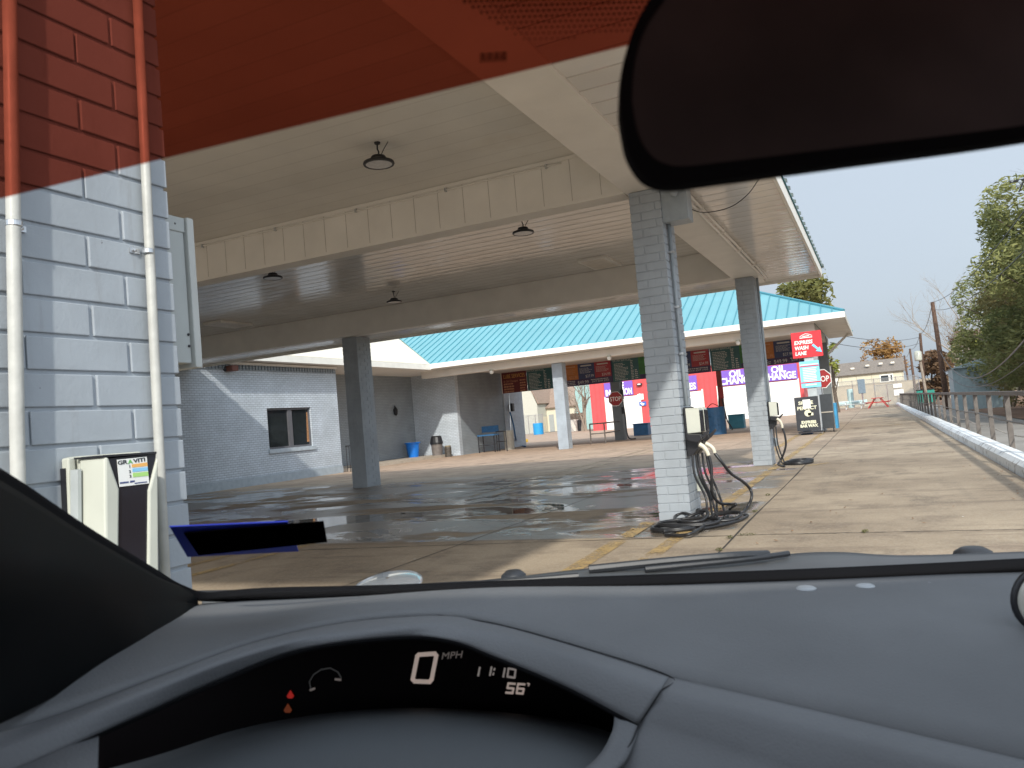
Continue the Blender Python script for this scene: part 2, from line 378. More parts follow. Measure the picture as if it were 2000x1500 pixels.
struct(g.build('slab_joint_lines', mat('joint_dirt', (.05, .042, .034), .95, .3, 10), fix=False))
# worn lane markings: thin paint, flaking where the noise is high
def paint(name, col, wear=.55):
    m = bpy.data.materials.new(name); m.use_nodes = True; n = m.node_tree; b = n.nodes['Principled BSDF']
    geo = N(n, 'NewGeometry'); p = geo.outputs['Position']
    b.inputs['Roughness'].default_value = .6
    c = mixc(n, noise(n, p, 4, 4), col, tuple(v*.6 for v in col)); link(n, c, b.inputs['Base Color'])
    a = sstep(n, math_(n, 'ADD', math_(n, 'MULTIPLY', noise(n, p, 30, 5, .7), .5), math_(n, 'MULTIPLY', noise(n, p, 2, 4, .6), .5)), wear+.05, wear-.07)
    link(n, math_(n, 'MULTIPLY', a, .85), b.inputs['Alpha']); return m
YEL = paint('worn_yellow_paint', (.60, .41, .17), .525); YEL2 = paint('faded_cream_paint', (.58, .46, .30), .54)
def strip(p0, p1, w_, z=.008):
    p0 = Vector((*p0, z)); p1 = Vector((*p1, z)); t = (p1-p0).normalized(); s_ = Vector((-t.y, t.x, 0)) * w_/2
    return [p0+s_, p1+s_, p1-s_, p0-s_], [(0,1,2,3)]
g = MB()
for a in [((-2.36, 3), (-2.52, 9.0), .17), ((-1.93, 3), (-1.93, 31), .15), ((-2.55, 17.3), (-2.75, 31), .16), ((-6.55, 3), (-6.5, 8.2), .13), ((-7.15, 3), (-7.12, 8.2), .13),
          ((-1.35, 16.0), (-.95, 16.5), .12), ((.0, 33.5), (.75, 34.1), .4), ((-.3, 44), (.5, 44.6), .5)]: g.add(*strip(*a))
struct(g.build('yellow_lane_markings', YEL, fix=False))
g = MB()
for a in [((-6.5, 13), (-7.1, 28), .11), ((-7.0, 13), (-7.6, 28), .11), ((-12.4, 20.8), (-7.4, 29.5), .12), ((-12.9, 21.3), (-8.1, 30), .1), ((-3.2, 13.2), (-3.7, 17.5), .10)]: g.add(*strip(*a))
struct(g.build('faded_lane_markings', YEL2, fix=False))
# kerb
def kerb_mat():
    m = bpy.data.materials.new('white_painted_kerb'); m.use_nodes = True; n = m.node_tree; b = n.nodes['Principled BSDF']; b.inputs['Roughness'].default_value = .8
    p = N(n, 'NewGeometry').outputs['Position']
    c = mixc(n, sstep(n, noise(n, p, 5, 6, .7), .52, .66), (.80, .82, .82), (.34, .32, .29)); link(n, c, b.inputs['Base Color'])
    bp = N(n, 'Bump'); bp.inputs['Strength'].default_value = .4; bp.inputs['Distance'].default_value = .01; link(n, noise(n, p, 20, 5), bp.inputs['Height']); link(n, bp.outputs[0], b.inputs['Normal']); return m
g = MB(); prof = [(1.60, -.2), (1.62, .13), (1.68, .19), (1.90, .19), (1.95, .15), (1.96, -.3)]
g.grid([[Vector((x, y, z + random.uniform(-.004, .004))) for x, z in prof] for y in np.arange(5, 90.1, 1.2)])
struct(g.build('kerb', kerb_mat(), smooth=False))

# ================================================================== NEAR CANOPY
def pillar_bricks(x0, y0, z1, w_=.45, d_=.60, ch=.1, gap=.011, start=0):
    mb = MB(); x1 = x0 + w_; y1 = y0 + d_; e = .008
    mb.box(x0+e, x1-e, y0+e, y1-e, start, z1)
    z = start; k = 0; G = gap/2
    def bk(a0, a1, b0, b1, z_, zt):
        j = lambda: random.uniform(-.0015, .0015)
        a0, a1, b0, b1 = a0+j(), a1+j(), b0+j(), b1+j()
        mb.box(a0, a1, b0, b1, z_+G, zt-G)
    while z < z1 - .01:
        zt = min(z+ch, z1); t = .1
        if k % 2 == 0:
            bk(x0, x0+.30-G, y0, y0+t, z, zt); bk(x0+.30+G, x1, y0, y0+.30-G, z, zt); bk(x1-t, x1, y0+.30+G, y1, z, zt)
            bk(x0, x1-t-G, y1-t, y1, z, zt); bk(x0, x0+t, y0+t+G, y1-t-G, z, zt)
        else:
            bk(x0, x0+.13-G, y0, y0+.30, z, zt); bk(x0+.13+G, x1, y0, y0+t, z, zt); bk(x1-t, x1, y0+t+G, y0+.42-G, z, zt)
            bk(x1-.3, x1, y0+.42+G, y1, z, zt); bk(x0, x1-.3-gap, y1-t, y1, z, zt); bk(x0, x0+t, y0+.3+G, y1-t-G, z, zt)
        z = zt; k += 1
    return mb
SOF = 3.86; CEI = 4.46
can = thing('car_wash_canopy', (-2.4, 9, 0), 'near car wash canopy with cream slatted ceiling over wet bays', 'canopy')
PY = [1.25, 9.06, 16.75]; LX = -12.35
for x in (-2.42, LX):
    for y in PY:
        pillar_bricks(x if y > 2 or x < -5 else -2.37, y, SOF-.004, .37 if x > -5 else .45).build('pillar', PILLAR, can, bevel=.003)
def beam_y(x0, x1, y0, y1, name='beam'):
    b = MB(); b.box(x0, x1, y0, y1, SOF, CEI+.06); o = b.build(name, TRIM, can, bevel=.004); return o
# long beams along the lane, over each pillar row
beam_y(-2.46, -1.94, .9, 17.9)
# cross beams with panel battens on the face
for y in (1.5, 9.03, 16.55):
    b = MB(); b.box(-19.0, -2.464, y, y+.30, SOF-.003, CEI+.06)
    s_ = b; s_.m = 1; cb = b; b = MB()
    for xa, xb in ((-19.0, -2.47),):
        b.box(xa, xb, y-.012, y-.001, SOF-.005, SOF+.035); b.box(xa, xb, y-.012, y-.001, CEI-.05, CEI-.01)
        k = xa + .35
        while k < xb - .1 and y < 12: s_.box(k, k+.004, y-.003, y+.002, SOF+.037, CEI-.052); k += .37
    b.build('beam_batten', TRIM, can); cb.build('cross_beam', TRIM, can, m2=mat('dark_seam', (.33,.30,.26), .9))
# recessed ceilings between the beams
for i, (y0, y1) in enumerate(((.9, 1.5), (1.8, 9.03), (9.33, 16.55))):
    for xa, xb in ((-19.0, -2.47),):
        b = MB(); b.box(xa, xb, y0, y1, CEI, CEI+.03); b.build('ceiling_panel', CEIL if i < 2 else GLOSS, can)
# overhang soffits outside the beams
b = MB(); b.box(-1.935, -.84, .24, 17.96, SOF+.012, SOF+.04); b.build('overhang_soffit', GLOSS, can)
b = MB(); b.box(-19.0, -1.94, 16.851, 17.96, SOF+.012, SOF+.04); b.build('overhang_soffit', GLOSS, can)
b = MB(); b.box(-19.0, -1.94, .24, .89, SOF+.012, SOF+.04); b.build('overhang_soffit', GLOSS, can)
b = MB(); b.box(-1.95, -1.92, .9, 17.2, SOF-.012, SOF+.011); b.build('soffit_trim', TRIM, can)
b = MB(); b.box(-.84, -.80, .2, 18.0, SOF-.05, SOF+.15); b.build('fascia', WHITE, can, bevel=.004)
b = MB(); b.box(-19.0, -.84, 17.96, 18.0, SOF-.05, SOF+.15); b.build('fascia', WHITE, can, bevel=.004)
b = MB(); b.box(-19.0, -.84, .2, .24, SOF-.05, SOF+.15); b.build('fascia', WHITE, can, bevel=.004)
# hipped metal roof with standing seams
def hip_roof(parent, x0, x1, y0, y1, z, k, run, m, ms, pitch=.4, edge=True, drop=.04):
    f = lambda t: z + k*t
    b = MB(); a = [(x0,y0,z),(x1,y0,z),(x1,y1,z),(x0,y1,z)]; c = [(x0+run,y0+run,f(run)),(x1-run,y0+run,f(run)),(x1-run,y1-run,f(run)),(x0+run,y1-run,f(run))]
    b.add(a+c, [(0,1,5,4),(1,2,6,5),(2,3,7,6),(3,0,4,7),(4,5,6,7)]); b.build('roof', m, parent)
    s_ = MB(); e = .018; h_ = .045
    def rib(p, q, wd):
        p, q = Vector(p), Vector(q); wd = Vector(wd)*e; up = Vector((0,0,h_))
        s_.add([p-wd,p+wd,q+wd,q-wd,p-wd+up,p+wd+up,q+wd+up,q-wd+up], [(0,1,2,3),(4,5,6,7),(0,1,5,4),(1,2,6,5),(2,3,7,6),(3,0,4,7)])
    x = x0+pitch
    while x < x1-.1:
        t = min(run, x-x0, x1-x); rib((x,y0-.02,z), (x,y0+t,f(t)), (1,0,0)); rib((x,y1+.02,z), (x,y1-t,f(t)), (1,0,0)); x += pitch
    y = y0+pitch
    while y < y1-.1:
        t = min(run, y-y0, y1-y); rib((x1+.02,y,z), (x1-t,y,f(t)), (0,1,0)); y += pitch
    for sx, sy in ((x1, y0), (x1, y1)):
        dy = run if sy == y0 else -run; p = Vector((sx, sy, z+.03)); q = Vector((sx-run, sy+dy, f(run)+.03)); s_.tube([p, q], .05, 6)
    s_.build('standing_seams', ms, parent)
hip_roof(can, -19.0, -.78, .17, 18.03, SOF+.155, .33, 5.0, mat('shaded_teal_roof', (.09,.30,.34), .45, .05, .6, metal=.25), mat('backlit_dark_seam', (.10,.125,.12), .6, .2, 5))  # backlit shade put into the darker roof and seam colours

t = thing('ceiling_conduit', (-10, 9.0, CEI-.07), 'thin cream conduit clipped along the top of the front cross beam', 'conduit')
b = MB(); b.tube([(x_, 9.005-.004*math.sin(x_*2), CEI-.085+.006*math.sin(x_*1.3)) for x_ in np.arange(-18.8, -2.6, .6)], .010, 6); b.build('tube', TRIM, t, smooth=True)
for i in range(11):
    x_ = -17.6+i*1.42; b = MB(); b.box(x_-.012, x_+.012, 8.985, 9.017, CEI-.108, CEI-.058); b.build('clip', GALV, t)
# round high bay lights
def bay_light(loc, label):
    t = thing('ceiling_light', loc, label, 'ceiling light', 'round black high bay lights under the canopy')
    x, y, z = loc
    b = MB(); b.lathe((x,y,z), [(.0,.085),(.075,.085),(.085,.07),(.085,.05),(.10,.045),(.165,.02),(.172,.0),(.165,-.012),(.145,-.012),(.145,-.002),(0,-.002)], 32); b.build('housing', BLACK, t, smooth=False)
    b = MB(); b.lathe((x,y,z), [(0,-.004),(.143,-.004),(.143,-.009),(0,-.012)], 32); b.build('lens', mat('frosted_lens', (.55,.55,.56), .25, .1, 30), t)
    b = MB(); b.tube([(x,y,z+.08),(x+.01,y,z+.13),(x-.005,y,z+.165),(x,y,CEI)], .009, 6); b.lathe((x,y,CEI-.02), [(.03,0),(.035,.02)], 12); b.build('hook', BLACK, t)
    b = MB(); b.tube(spline([(x+.03,y,z+.08),(x+.06,y+.02,z+.15),(x+.12,y+.03,CEI-.01)]), .005, 5); b.build('cord', BLACK, t)
    return t
L = [(P(740,320,z=4.22), 'round black ceiling light nearest the camera, in the front bay'),
     (P(1022,455,z=4.22), 'round black ceiling light left of the near brick pillar'),
     (P(533,543,z=4.22), 'round black ceiling light leftmost under the canopy'),
     (P(770,590,z=4.22), 'small round black ceiling light farthest back, above the left pillar')]
l0 = bay_light(tuple(L[0][0]), L[0][1])
for p_, lab in L[1:]: dup(l0, tuple(p_), lab)
# flat ceiling hatches / unlit fluorescent boxes
def flat_fix(x, y, w_, d_, label):
    t = thing('ceiling_fixture', (x, y, CEI-.06), label, 'ceiling fixture', 'flat cream boxes on the canopy ceiling')
    b = MB(); b.box(x-w_/2, x+w_/2, y-d_/2, y+d_/2, CEI-.06, CEI-.001); b.build('frame', TRIM, t, bevel=.006)
    b = MB(); b.box(x-w_/2+.06, x+w_/2-.06, y-d_/2+.06, y+d_/2-.06, CEI-.066, CEI-.061); b.build('diffuser', mat('cream_diffuser', (.66,.60,.52), .4), t); return t
f0 = flat_fix(-4.9, 15.6, .6, 1.1, 'flat cream ceiling box just left of the near brick pillar')
dup(f0, (-14.75, 15.3, CEI-.06), 'flat cream ceiling box at far left beside the electrical cabinet')

# electrical box and conduits on the near pillars
t = thing('junction_box', (-1.93, 9.2, 3.5), 'grey electrical box at the top of the near brick pillar', 'electrical box')
a = P(1303,380,y=9.1); c = P(1334,432,y=9.1)
b = MB(); b.box(-2.047, -1.76, 9.1, 9.4, 3.45, SOF-.005); b.build('box', PIPEG, t, bevel=.006)
b = MB(); b.box(-2.05, -1.75, 9.086, 9.098, 3.44, 3.84); b.build('cover', PIPEG, t, bevel=.003)
t = thing('conduit', (-1.94, 9.3, 1.3), 'grey painted conduit running down the near brick pillar', 'conduit')
b = MB(); b.tube([(-2.02,9.25,1.3),(-2.02,9.25,3.45)], .022, 10); b.build('tube', PIPEG, t, smooth=True)
for z in (1.9, 2.45, 3.1): b = MB(); b.box(-2.047,-1.99,9.215,9.285,z,z+.025); b.build('strap', GALV, t)
t = thing('conduit', (-1.86, 16.8, 1.2), 'grey conduit running down the second brick pillar', 'conduit')
b = MB(); b.tube([(-2.0,16.95,1.25),(-2.0,16.95,3.84)], .025, 10); b.build('tube', PIPEG, t, smooth=True)
t = thing('conduit', (-1.85, 12, 3.8), 'pair of cream conduits along the canopy beam between the two pillars', 'conduit')
b = MB(); b.tube([(-1.86,9.4,3.80),(-1.86,16.9,3.80)], .022, 8); b.build('tube', TRIM, t, smooth=True)
b = MB(); b.tube([(-1.80,9.4,3.815),(-1.80,16.9,3.815)], .018, 8); b.build('tube', TRIM, t, smooth=True)
for y in (10.2, 11.8, 13.4, 15.0): b = MB(); b.box(-1.89,-1.77,y,y+.03,3.775,3.845); b.build('strap', TRIM, t)
b = MB(); b.tube(spline([(-1.8,9.2,3.7), P(1345,405,z=3.82), P(1375,415,z=3.72), P(1425,405,z=3.74), P(1460,380,z=3.78), P(1482,350,z=3.84), P(1500,325,z=3.86)]), .006, 5)
tag(b.build('hanging_cable', CABLE), 'thin dark wire drooping below the overhang from the pillar box', 'cable')
t = thing('camera_bracket', (-1.9, 9.05, 3.8), 'small round grey camera tucked at the top of the near pillar', 'security camera')
b = MB(); b.lathe((-1.88,9.0,3.74), [(.0,-.05),(.04,-.045),(.05,0),(.04,.04),(0,.05)], 14, 'y'); b.build('housing', PIPEG, t, smooth=True)
b = MB(); b.tube([(-1.90,9.08,3.855),(-1.89,9.0,3.78)], .016, 8); b.build('arm', WPLA, t)

# ================================================================== FOREGROUND PILLAR FITTINGS (pillar at the left edge)
def wall_pipe(pxs, label, off, r):
    pts = [P(px, py, x=-2.0+off) for px, py in pxs]
    y0 = pts[0].y; t = thing('wall_pipe', (-2.0, pts[-1].y, 0), label, 'pipe', 'cream pipes down the foreground brick pillar')
    top = pts[0]; bot = pts[-1]; d = (bot-top); e0 = top - d*.6; e1 = bot + d*(bot.z/max(.1, top.z-bot.z))*.97
    b = MB(); b.tube([e0, top, bot, e1], r, 16); b.build('pipe', PIPEW, t, smooth=True); return t, top, bot
t, top, bot = wall_pipe([(22,200),(35,930)], 'cream pipe down the left edge of the foreground brick pillar', .035, .0175)
def clamp(t, c, r, side=1):
    b = MB(); b.lathe(c - Vector((0,0,.008)), [(r+.001,0),(r+.003,.002),(r+.003,.014),(r+.001,.016)], 20)
    b.box(-2.001, -1.994, c.y + side*r, c.y + side*(r+.035), c.z-.008, c.z+.008)
    b.lathe((-1.992, c.y+side*(r+.02), c.z), [(.006,-.003),(.006,.003),(0,.005)], 8, 'x'); b.build('clamp', GALV, t)
clamp(t, P(27,437,x=-1.965), .0175, 1)
t, top, bot = wall_pipe([(283,300),(312,900)], 'cream pipe beside the charger near the corner of the foreground pillar', .024, .0145)
clamp(t, P(289,491,x=-1.976), .0145, -1)
# electrical cabinet fixed to the back of the pillar
t = thing('electrical_cabinet', (-2.2, 1.95, 1.6), 'tall pale grey electrical cabinet on the back of the foreground pillar', 'electrical cabinet')
xl = -2.42; q = [P(328,425,y=1.86), P(372,434,y=2.0), P(382,703,y=2.0)]
b = MB(); xr = P(370,500,y=1.95).x
b.box(xl, -2.142, 1.857, 2.04, 1.56, 2.06); b.build('body', mat('cabinet_grey', (.42,.45,.44), .4, .05), t, bevel=.004)
b = MB(); b.box(xl, -2.128, 2.045, 2.075, 1.545, 2.075); b.build('door', mat('cabinet_door', (.50,.52,.50), .4, .05), t, bevel=.004)
b = MB(); b.box(xl, -2.137, 1.856, 2.042, 2.02, 2.072); b.build('top_lip', MATS['cabinet_grey'], t, bevel=.003)
b = MB()
for r_ in (.028, .018): b.tube([(-2.1415, 1.93+r_*math.cos(a_/4), 1.64+r_*math.sin(a_/4)) for a_ in range(26)], .0014, 5)
b.build('knockout', MATS['cabinet_grey'], t)
for y_, z_ in ((2.03,1.62),(2.03,1.66),(2.0,2.045)): b = MB(); b.lathe((-2.14,y_,z_), [(.005,0),(.004,.003),(0,.004)], 8, 'x'); b.build('screw', DARK, t)

# charger on the foreground pillar
t = thing('ev_charger', (-2.0, 1.6, .9), 'white and black charging unit with a colourful sticker on the foreground pillar', 'charging station')
fx = -1.86
def poly(pl, x): return [P(a, b_, x=x) for a, b_ in pl]
yl = P(160,900,x=-1.93).y; yr = P(309,900,x=-1.90).y
yl = P(150,900,x=-1.97).y; b = MB(); b.box(-1.998, -1.955, yl, yr-.004, .66, 1.268); b.build('back_shell', WPLA, t, bevel=.008)
# left wing (white, curved), black front, right wing
b = MB(); w1 = poly([(205,892),(213,893),(234,955),(232,1150),(207,1150)], fx+.012); b.prism(w1, (-.10,0,0)); b.build('left_wing', WPLA, t, bevel=.009)
b = MB(); b.prism(poly([(309,893),(292,958),(290,1160),(311,1160)], fx+.012), (-.10,0,0)); b.build('right_wing', WPLA, t, bevel=.005)
b = MB(); b.prism(poly([(209,894),(306,884),(304,900),(291,955),(289,1160),(229,1160),(231,955)], fx+.004), (-.08,0,0)); b.build('front_panel', mat('glossy_black_panel', (.012,.013,.02), .12, .2, 8), t, bevel=.003)
b = MB(); b.prism(poly([(200,889),(306,882),(306,886),(200,893)], fx+.010), (-.11,0,0)); b.build('lid', BLACK, t)
b = MB(); b.prism(poly([(133,895),(148,891),(158,1150),(143,1150)], -1.965), (-.028,0,0)); b.build('back_plate', WPLA, t, bevel=.004)
b = MB(); b.prism(poly([(127,915),(134,913),(146,1150),(138,1150)], -1.975), (-.02,0,0)); b.build('gasket', BLACK, t)
b = MB(); b.prism(poly([(152,917),(159,916),(160,1150),(154,1150)], -1.93), (-.03,0,0)); b.build('side_vent', mat('pale_side_vent', (.40,.43,.43), .5), t)
# sticker
sx = fx+.0055
def onx(px, py, d=0): return P(px, py, x=sx+d)
b = MB(); b.prism([onx(228,898), onx(286,892), onx(291,944), onx(233,951)], (.0012,0,0)); stk = b.build('sticker', mat('white_sticker', (.80,.80,.77), .4, .02), t)
def bar(pts, m, nm='printed_band'): 
    b = MB(); b.prism([onx(*q_, .0016) for q_ in pts], (.0006,0,0)); b.build(nm, m, stk)
bar([(257,907),(287,903),(288,910),(258,913)], mat('orange_print', (.80,.42,.12), .5)); bar([(258,915),(288,912),(289,919),(259,922)], mat('blue_print', (.25,.55,.80), .5))
bar([(259,924),(289,921),(290,929),(260,932)], mat('green_print', (.40,.68,.20), .5))
bar([(234,942),(251,940),(251,943),(234,945)], mat('navy_print', (.05,.07,.2), .5)); bar([(254,939),(263,938),(263,941),(254,943)], MATS['navy_print'])
bar([(263,943),(287,940),(287,942),(263,945)], MATS['navy_print'])
p0 = onx(229.5,908,.002); p1 = onx(286,900,.002)
ux = (p1-p0).normalized(); un = Vector((1,0,0)); uu = un.cross(ux).normalized()
B = Matrix((ux, uu, un)).transposed()
def stext(body, px, py, size, m, width=None): return text(body, size, onx(px,py,.002), m, stk, face=B, width=width, thick=.0003, bold=.0004)
wtot = (p1-p0).length
INK = mat('dark_print', (.04,.045,.05), .5); GRN = mat('green_letter', (.15,.45,.12), .5)
stext('GR', 230, 908, .015, INK, wtot*.33); stext('A', 250.5, 906, .015, GRN, wtot*.17); stext('VITI', 261, 904, .015, INK, wtot*.42)
stext('1', 252, 914, .011, INK); stext('2', 252.5, 924, .011, INK); stext('3', 253.5, 933, .011, INK)

# ================================================================== CHARGERS ON THE NEAR AND SECOND PILLARS
def pillar_charger(y, units, label, ypx):
    t = thing('ev_charger', (-2.03, y+.2, .7), label, 'charging station'); X = -.082
    for i in range(units):
        ya = y + .06 + i*.27
        b = MB(); b.prism([(-1.955+X,ya,.98),(-1.955+X,ya,1.27),(-1.80+X,ya+.02,1.27),(-1.78+X,ya+.04,1.25),(-1.78+X,ya+.04,.985)], (0,.19,0)); b.build('white_cover', WPLA, t, bevel=.01)
        b = MB(); b.prism([(-1.954+X,ya-.006,.72),(-1.954+X,ya-.006,1.285),(-1.93+X,ya-.006,1.285),(-1.93+X,ya-.006,.98),(-1.81+X,ya-.006,.97),(-1.83+X,ya-.006,.80),(-1.90+X,ya-.006,.72)], (0,.21,0)); b.build('black_back', BLACK, t, bevel=.004)
        b = MB(); b.box(-1.79+X,-1.765+X,ya+.04,ya+.19,.99,1.24); b.build('front_panel', MATS['glossy_black_panel'], t, bevel=.006)
    return t
c1 = pillar_charger(9.06, 2, 'pair of white charging units with thick cables on the near brick pillar', 0)
c2 = pillar_charger(16.78, 1, 'white charging unit on the second brick pillar', 0)
def plug(t, px, py, yy, m, s=1):
    # holster, cream grip and hinge lever
    p = P(px, py, y=yy)
    b = MB(); b.prism([p+Vector((-.17*s,0,.06)), p+Vector((-.02*s,0,.05)), p+Vector((0,0,-.0)), p+Vector((-.06*s,0,-.04)), p+Vector((-.17*s,0,-.01))], (0,.09,0)); b.build('holster', BLACK, t, bevel=.006)
    b = MB(); b.prism([p+Vector((-.02,0.02,.03)), p+Vector((.07,.02,.10)), p+Vector((.08,.02,.08)), p+Vector((.01,.02,.0))], (0,.04,0)); b.build('latch', DARK, t, bevel=.003)
def cable(t, pts, r, name='cable', m=None, k=10): 
    b = MB(); b.tube(spline(pts, k), r, 10); return b.build(name, m or CABLE, t, smooth=True)
Y1 = 9.0
plug(c1, 1372, 857, Y1, None, 1.0); plug(c1, 1386, 855, Y1+.28, None, .8)
CREAM = mat('cream_plug_grip', (.62,.58,.47), .4, .05)
b = MB(); b.tube(spline([P(1366,868,y=Y1), P(1374,873,y=Y1), P(1380,881,y=Y1), P(1384,890,y=Y1)]), .028, 12, .022); b.build('plug_grip', CREAM, c1, smooth=True)
b = MB(); b.tube(spline([P(1378,866,y=Y1+.2), P(1387,871,y=Y1+.2), P(1393,877,y=Y1+.2), P(1396,885,y=Y1+.2)]), .026, 12, .021); b.build('plug_grip', CREAM, c1, smooth=True)
zz = .03
def gp(px, py, z=.02): return P(px, py, z=z)
cable(c1, [P(1384,889,y=Y1), P(1389,910,y=Y1), P(1390,940,y=Y1), P(1391,965,y=Y1+.05), P(1405,982,y=Y1+.2), P(1425,984.5,y=Y1+.35), gp(1437,985,.16), gp(1425,995,.06), gp(1420,1010), gp(1405,1013), gp(1385,1012), gp(1372,1005,.06), gp(1365,995,.09), gp(1350,1005), gp(1335,1020), gp(1322,1033), gp(1310,1037), gp(1296,1038,.03)], .017)
cable(c1, [P(1396,885,y=Y1+.2), P(1410,903,y=Y1+.2), P(1428,925,y=Y1+.3), P(1450,940,y=Y1+.4), P(1465,955,y=Y1+.5), P(1468,972,y=Y1+.45), P(1459,992,y=Y1+.4), gp(1451,1003,.05), gp(1460,1007), gp(1445,1016), gp(1415,1024), gp(1380,1031), gp(1355,1035), gp(1330,1030), gp(1320,1022), gp(1318,1010,.05), gp(1330,1003,.08), gp(1345,1004,.08), gp(1362,1014,.05)], .017)
# vertical runs down from the units and the loose pile of coils at the foot
for dx, dy in ((0,0),(.03,.05),(.06,.02),(.10,.28),(.05,.3)):
    cable(c1, [(-1.98+dx,9.12+dy,.74),(-1.97+dx*1.2,9.1+dy,.5),(-1.88+dx,9.12+dy,.25),(-1.86+dx*1.6,9.02+dy*.6,.08),(-1.82+dx*1.5,8.9+dy*.3,.03)], .013)
def loop(cx, cy, rx, ry, z0, n=22, a0=0, turns=1, tilt=0):
    return [Vector((cx + rx*math.cos(a0+2*math.pi*i/n)*(1-.05*(i//n)), cy + ry*math.sin(a0+2*math.pi*i/n), z0 + .012*(i/n) + tilt*max(0,math.sin(a0+2*math.pi*i/n+.8)))) for i in range(int(n*turns)+1)]
cable(c1, loop(-2.08, 8.35, .24, .22, .02, a0=.3, turns=1.9), .017, k=4)
cable(c1, loop(-1.96, 8.50, .33, .22, .045, a0=2, turns=1.6, tilt=.02), .017, k=4)
cable(c1, loop(-1.93, 8.63, .16, .16, .06, a0=1, turns=1.1, tilt=.07), .017, k=4)
cable(c1, loop(-1.72, 8.85, .26, .18, .03, a0=.7, turns=1.2, tilt=.05), .017, k=4)
cable(c1, spline([gp(1300,1045), gp(1330,1046,.03), gp(1355,1040,.05), gp(1385,1022,.04), gp(1420,1015,.03), gp(1432,1012,.03)]), .017, k=2)
plug(c2, 1522, 818, 16.72, None, 1.0)
b = MB(); b.tube(spline([P(1517,818,y=16.72), P(1523,822,y=16.72), P(1527,830,y=16.72), P(1528,837,y=16.72)]), .03, 10, .024); b.build('plug_grip', CREAM, c2, smooth=True)
cable(c2, [P(1528,836,y=16.7), P(1533,850,y=16.7), P(1535,868,y=16.7), P(1531,885,y=16.7), P(1524,900,y=16.7), gp(1520,907), gp(1532,911)], .02)
cable(c2, loop(-1.55, 16.75, .27, .36, .02, turns=2.7, a0=3), .02, k=4)
cable(c2, loop(-1.50, 16.8, .22, .30, .05, turns=1.8, a0=1), .02, k=4)
for dx in (0, .05): cable(c2, [(-1.97+dx,16.85,.76),(-1.96+dx,16.8,.4),(-1.87+dx,16.78,.05),(-1.75,16.75,.03)], .014)
b = MB(); b.box(-2.046,-1.97,9.5,9.56,.28,.46); tag(b.build('outlet_box', WPLA, bevel=.004), 'small white outlet box low behind the cables of the near pillar', 'electrical box')
b = MB(); b.box(-2.046,-1.96,17.25,17.33,.35,.52); tag(b.build('outlet_box', PIPEG, bevel=.004), 'small pale box low on the back of the second pillar', 'electrical box')

# ================================================================== OFFICE BUILDING ON THE LEFT
off = thing('office_building', (-19, 21, 0), 'pale blue painted brick office with cream roof left of the bays', 'building')
# front wall with a real window opening
wy0, wy1, wz0, wz1 = 21.24, 23.56, 1.14, 2.56; WX = -19.0
b = MB(); T = .3
for q in ((-9, wy0, 0, 4.02), (wy1, 25.2, 0, 4.02), (wy0, wy1, 0, wz0), (wy0, wy1, wz1, 4.02)): b.box(WX-T, WX, q[0], q[1], q[2], q[3])
b.build('wall', WALLB, off)
b = MB(); b.box(WX, WX+.04, -9, 25.2, 0, .28); b.build('base_course', mat('painted_concrete_base', (.34,.39,.43), .6, .1), off)
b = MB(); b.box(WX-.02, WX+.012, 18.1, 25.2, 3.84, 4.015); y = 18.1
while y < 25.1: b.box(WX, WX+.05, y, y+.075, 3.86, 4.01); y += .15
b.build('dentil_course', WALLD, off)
b = MB(); b.box(WX-T, WX+.07, -9, 25.22, 4.02, 4.10); b.build('coping', TRIM, off)
fr = MB(); yc = (wy0+wy1)/2
for q in ((wy0, wy1, wz0, wz0+.07), (wy0, wy1, wz1-.07, wz1), (wy0, wy0+.07, wz0+.07, wz1-.07), (wy1-.07, wy1, wz0+.07, wz1-.07), (yc-.04, yc+.18, wz0+.07, wz1-.07)): fr.box(WX-.16, WX-.07, q[0], q[1], q[2], q[3])
wf = fr.build('window', mat('dark_grey_frame', (.11,.11,.12), .4), off)
b = MB(); b.box(WX-.125, WX-.115, wy0+.07, wy1-.07, wz0+.07, wz1-.07); b.build('pane', GLASSD, wf)
b = MB(); b.box(WX-.06, WX+.06, wy0-.06, wy1+.1, wz0-.14, wz0-.002); b.build('sill', mat('sill_paint', (.40,.45,.49), .6), wf)
b = MB(); b.prism([P(598,805,x=WX-.11), P(607,803,x=WX-.11), P(608,862,x=WX-.11), P(600,863,x=WX-.11)], (-.002,0,0)); b.build('curtain', mat('orange_curtain', (.40,.20,.09), .8, .3, 20), wf)
# recessed entrance walls
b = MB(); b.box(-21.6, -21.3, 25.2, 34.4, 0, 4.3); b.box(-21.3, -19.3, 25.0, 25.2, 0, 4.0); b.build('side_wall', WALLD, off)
b = MB(); b.box(-21.6, -18.8, 34.4, 34.7, 0, 4.3); b.build('end_wall', WALLB, off)
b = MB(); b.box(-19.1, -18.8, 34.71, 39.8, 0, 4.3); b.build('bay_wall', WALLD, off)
b = MB(); b.box(-19.3, -18.74, 39.8, 42.3, 0, 4.3); b.build('skylit_wall_end', WALLB, off)  # last stretch of bay wall, skylight painted in as paler brick
b = MB(); b.box(-21.25, -19.3, 25.3, 34.38, 0, .12); b.build('entrance_step', mat('step_concrete', (.42,.36,.29), .9, .1), off)
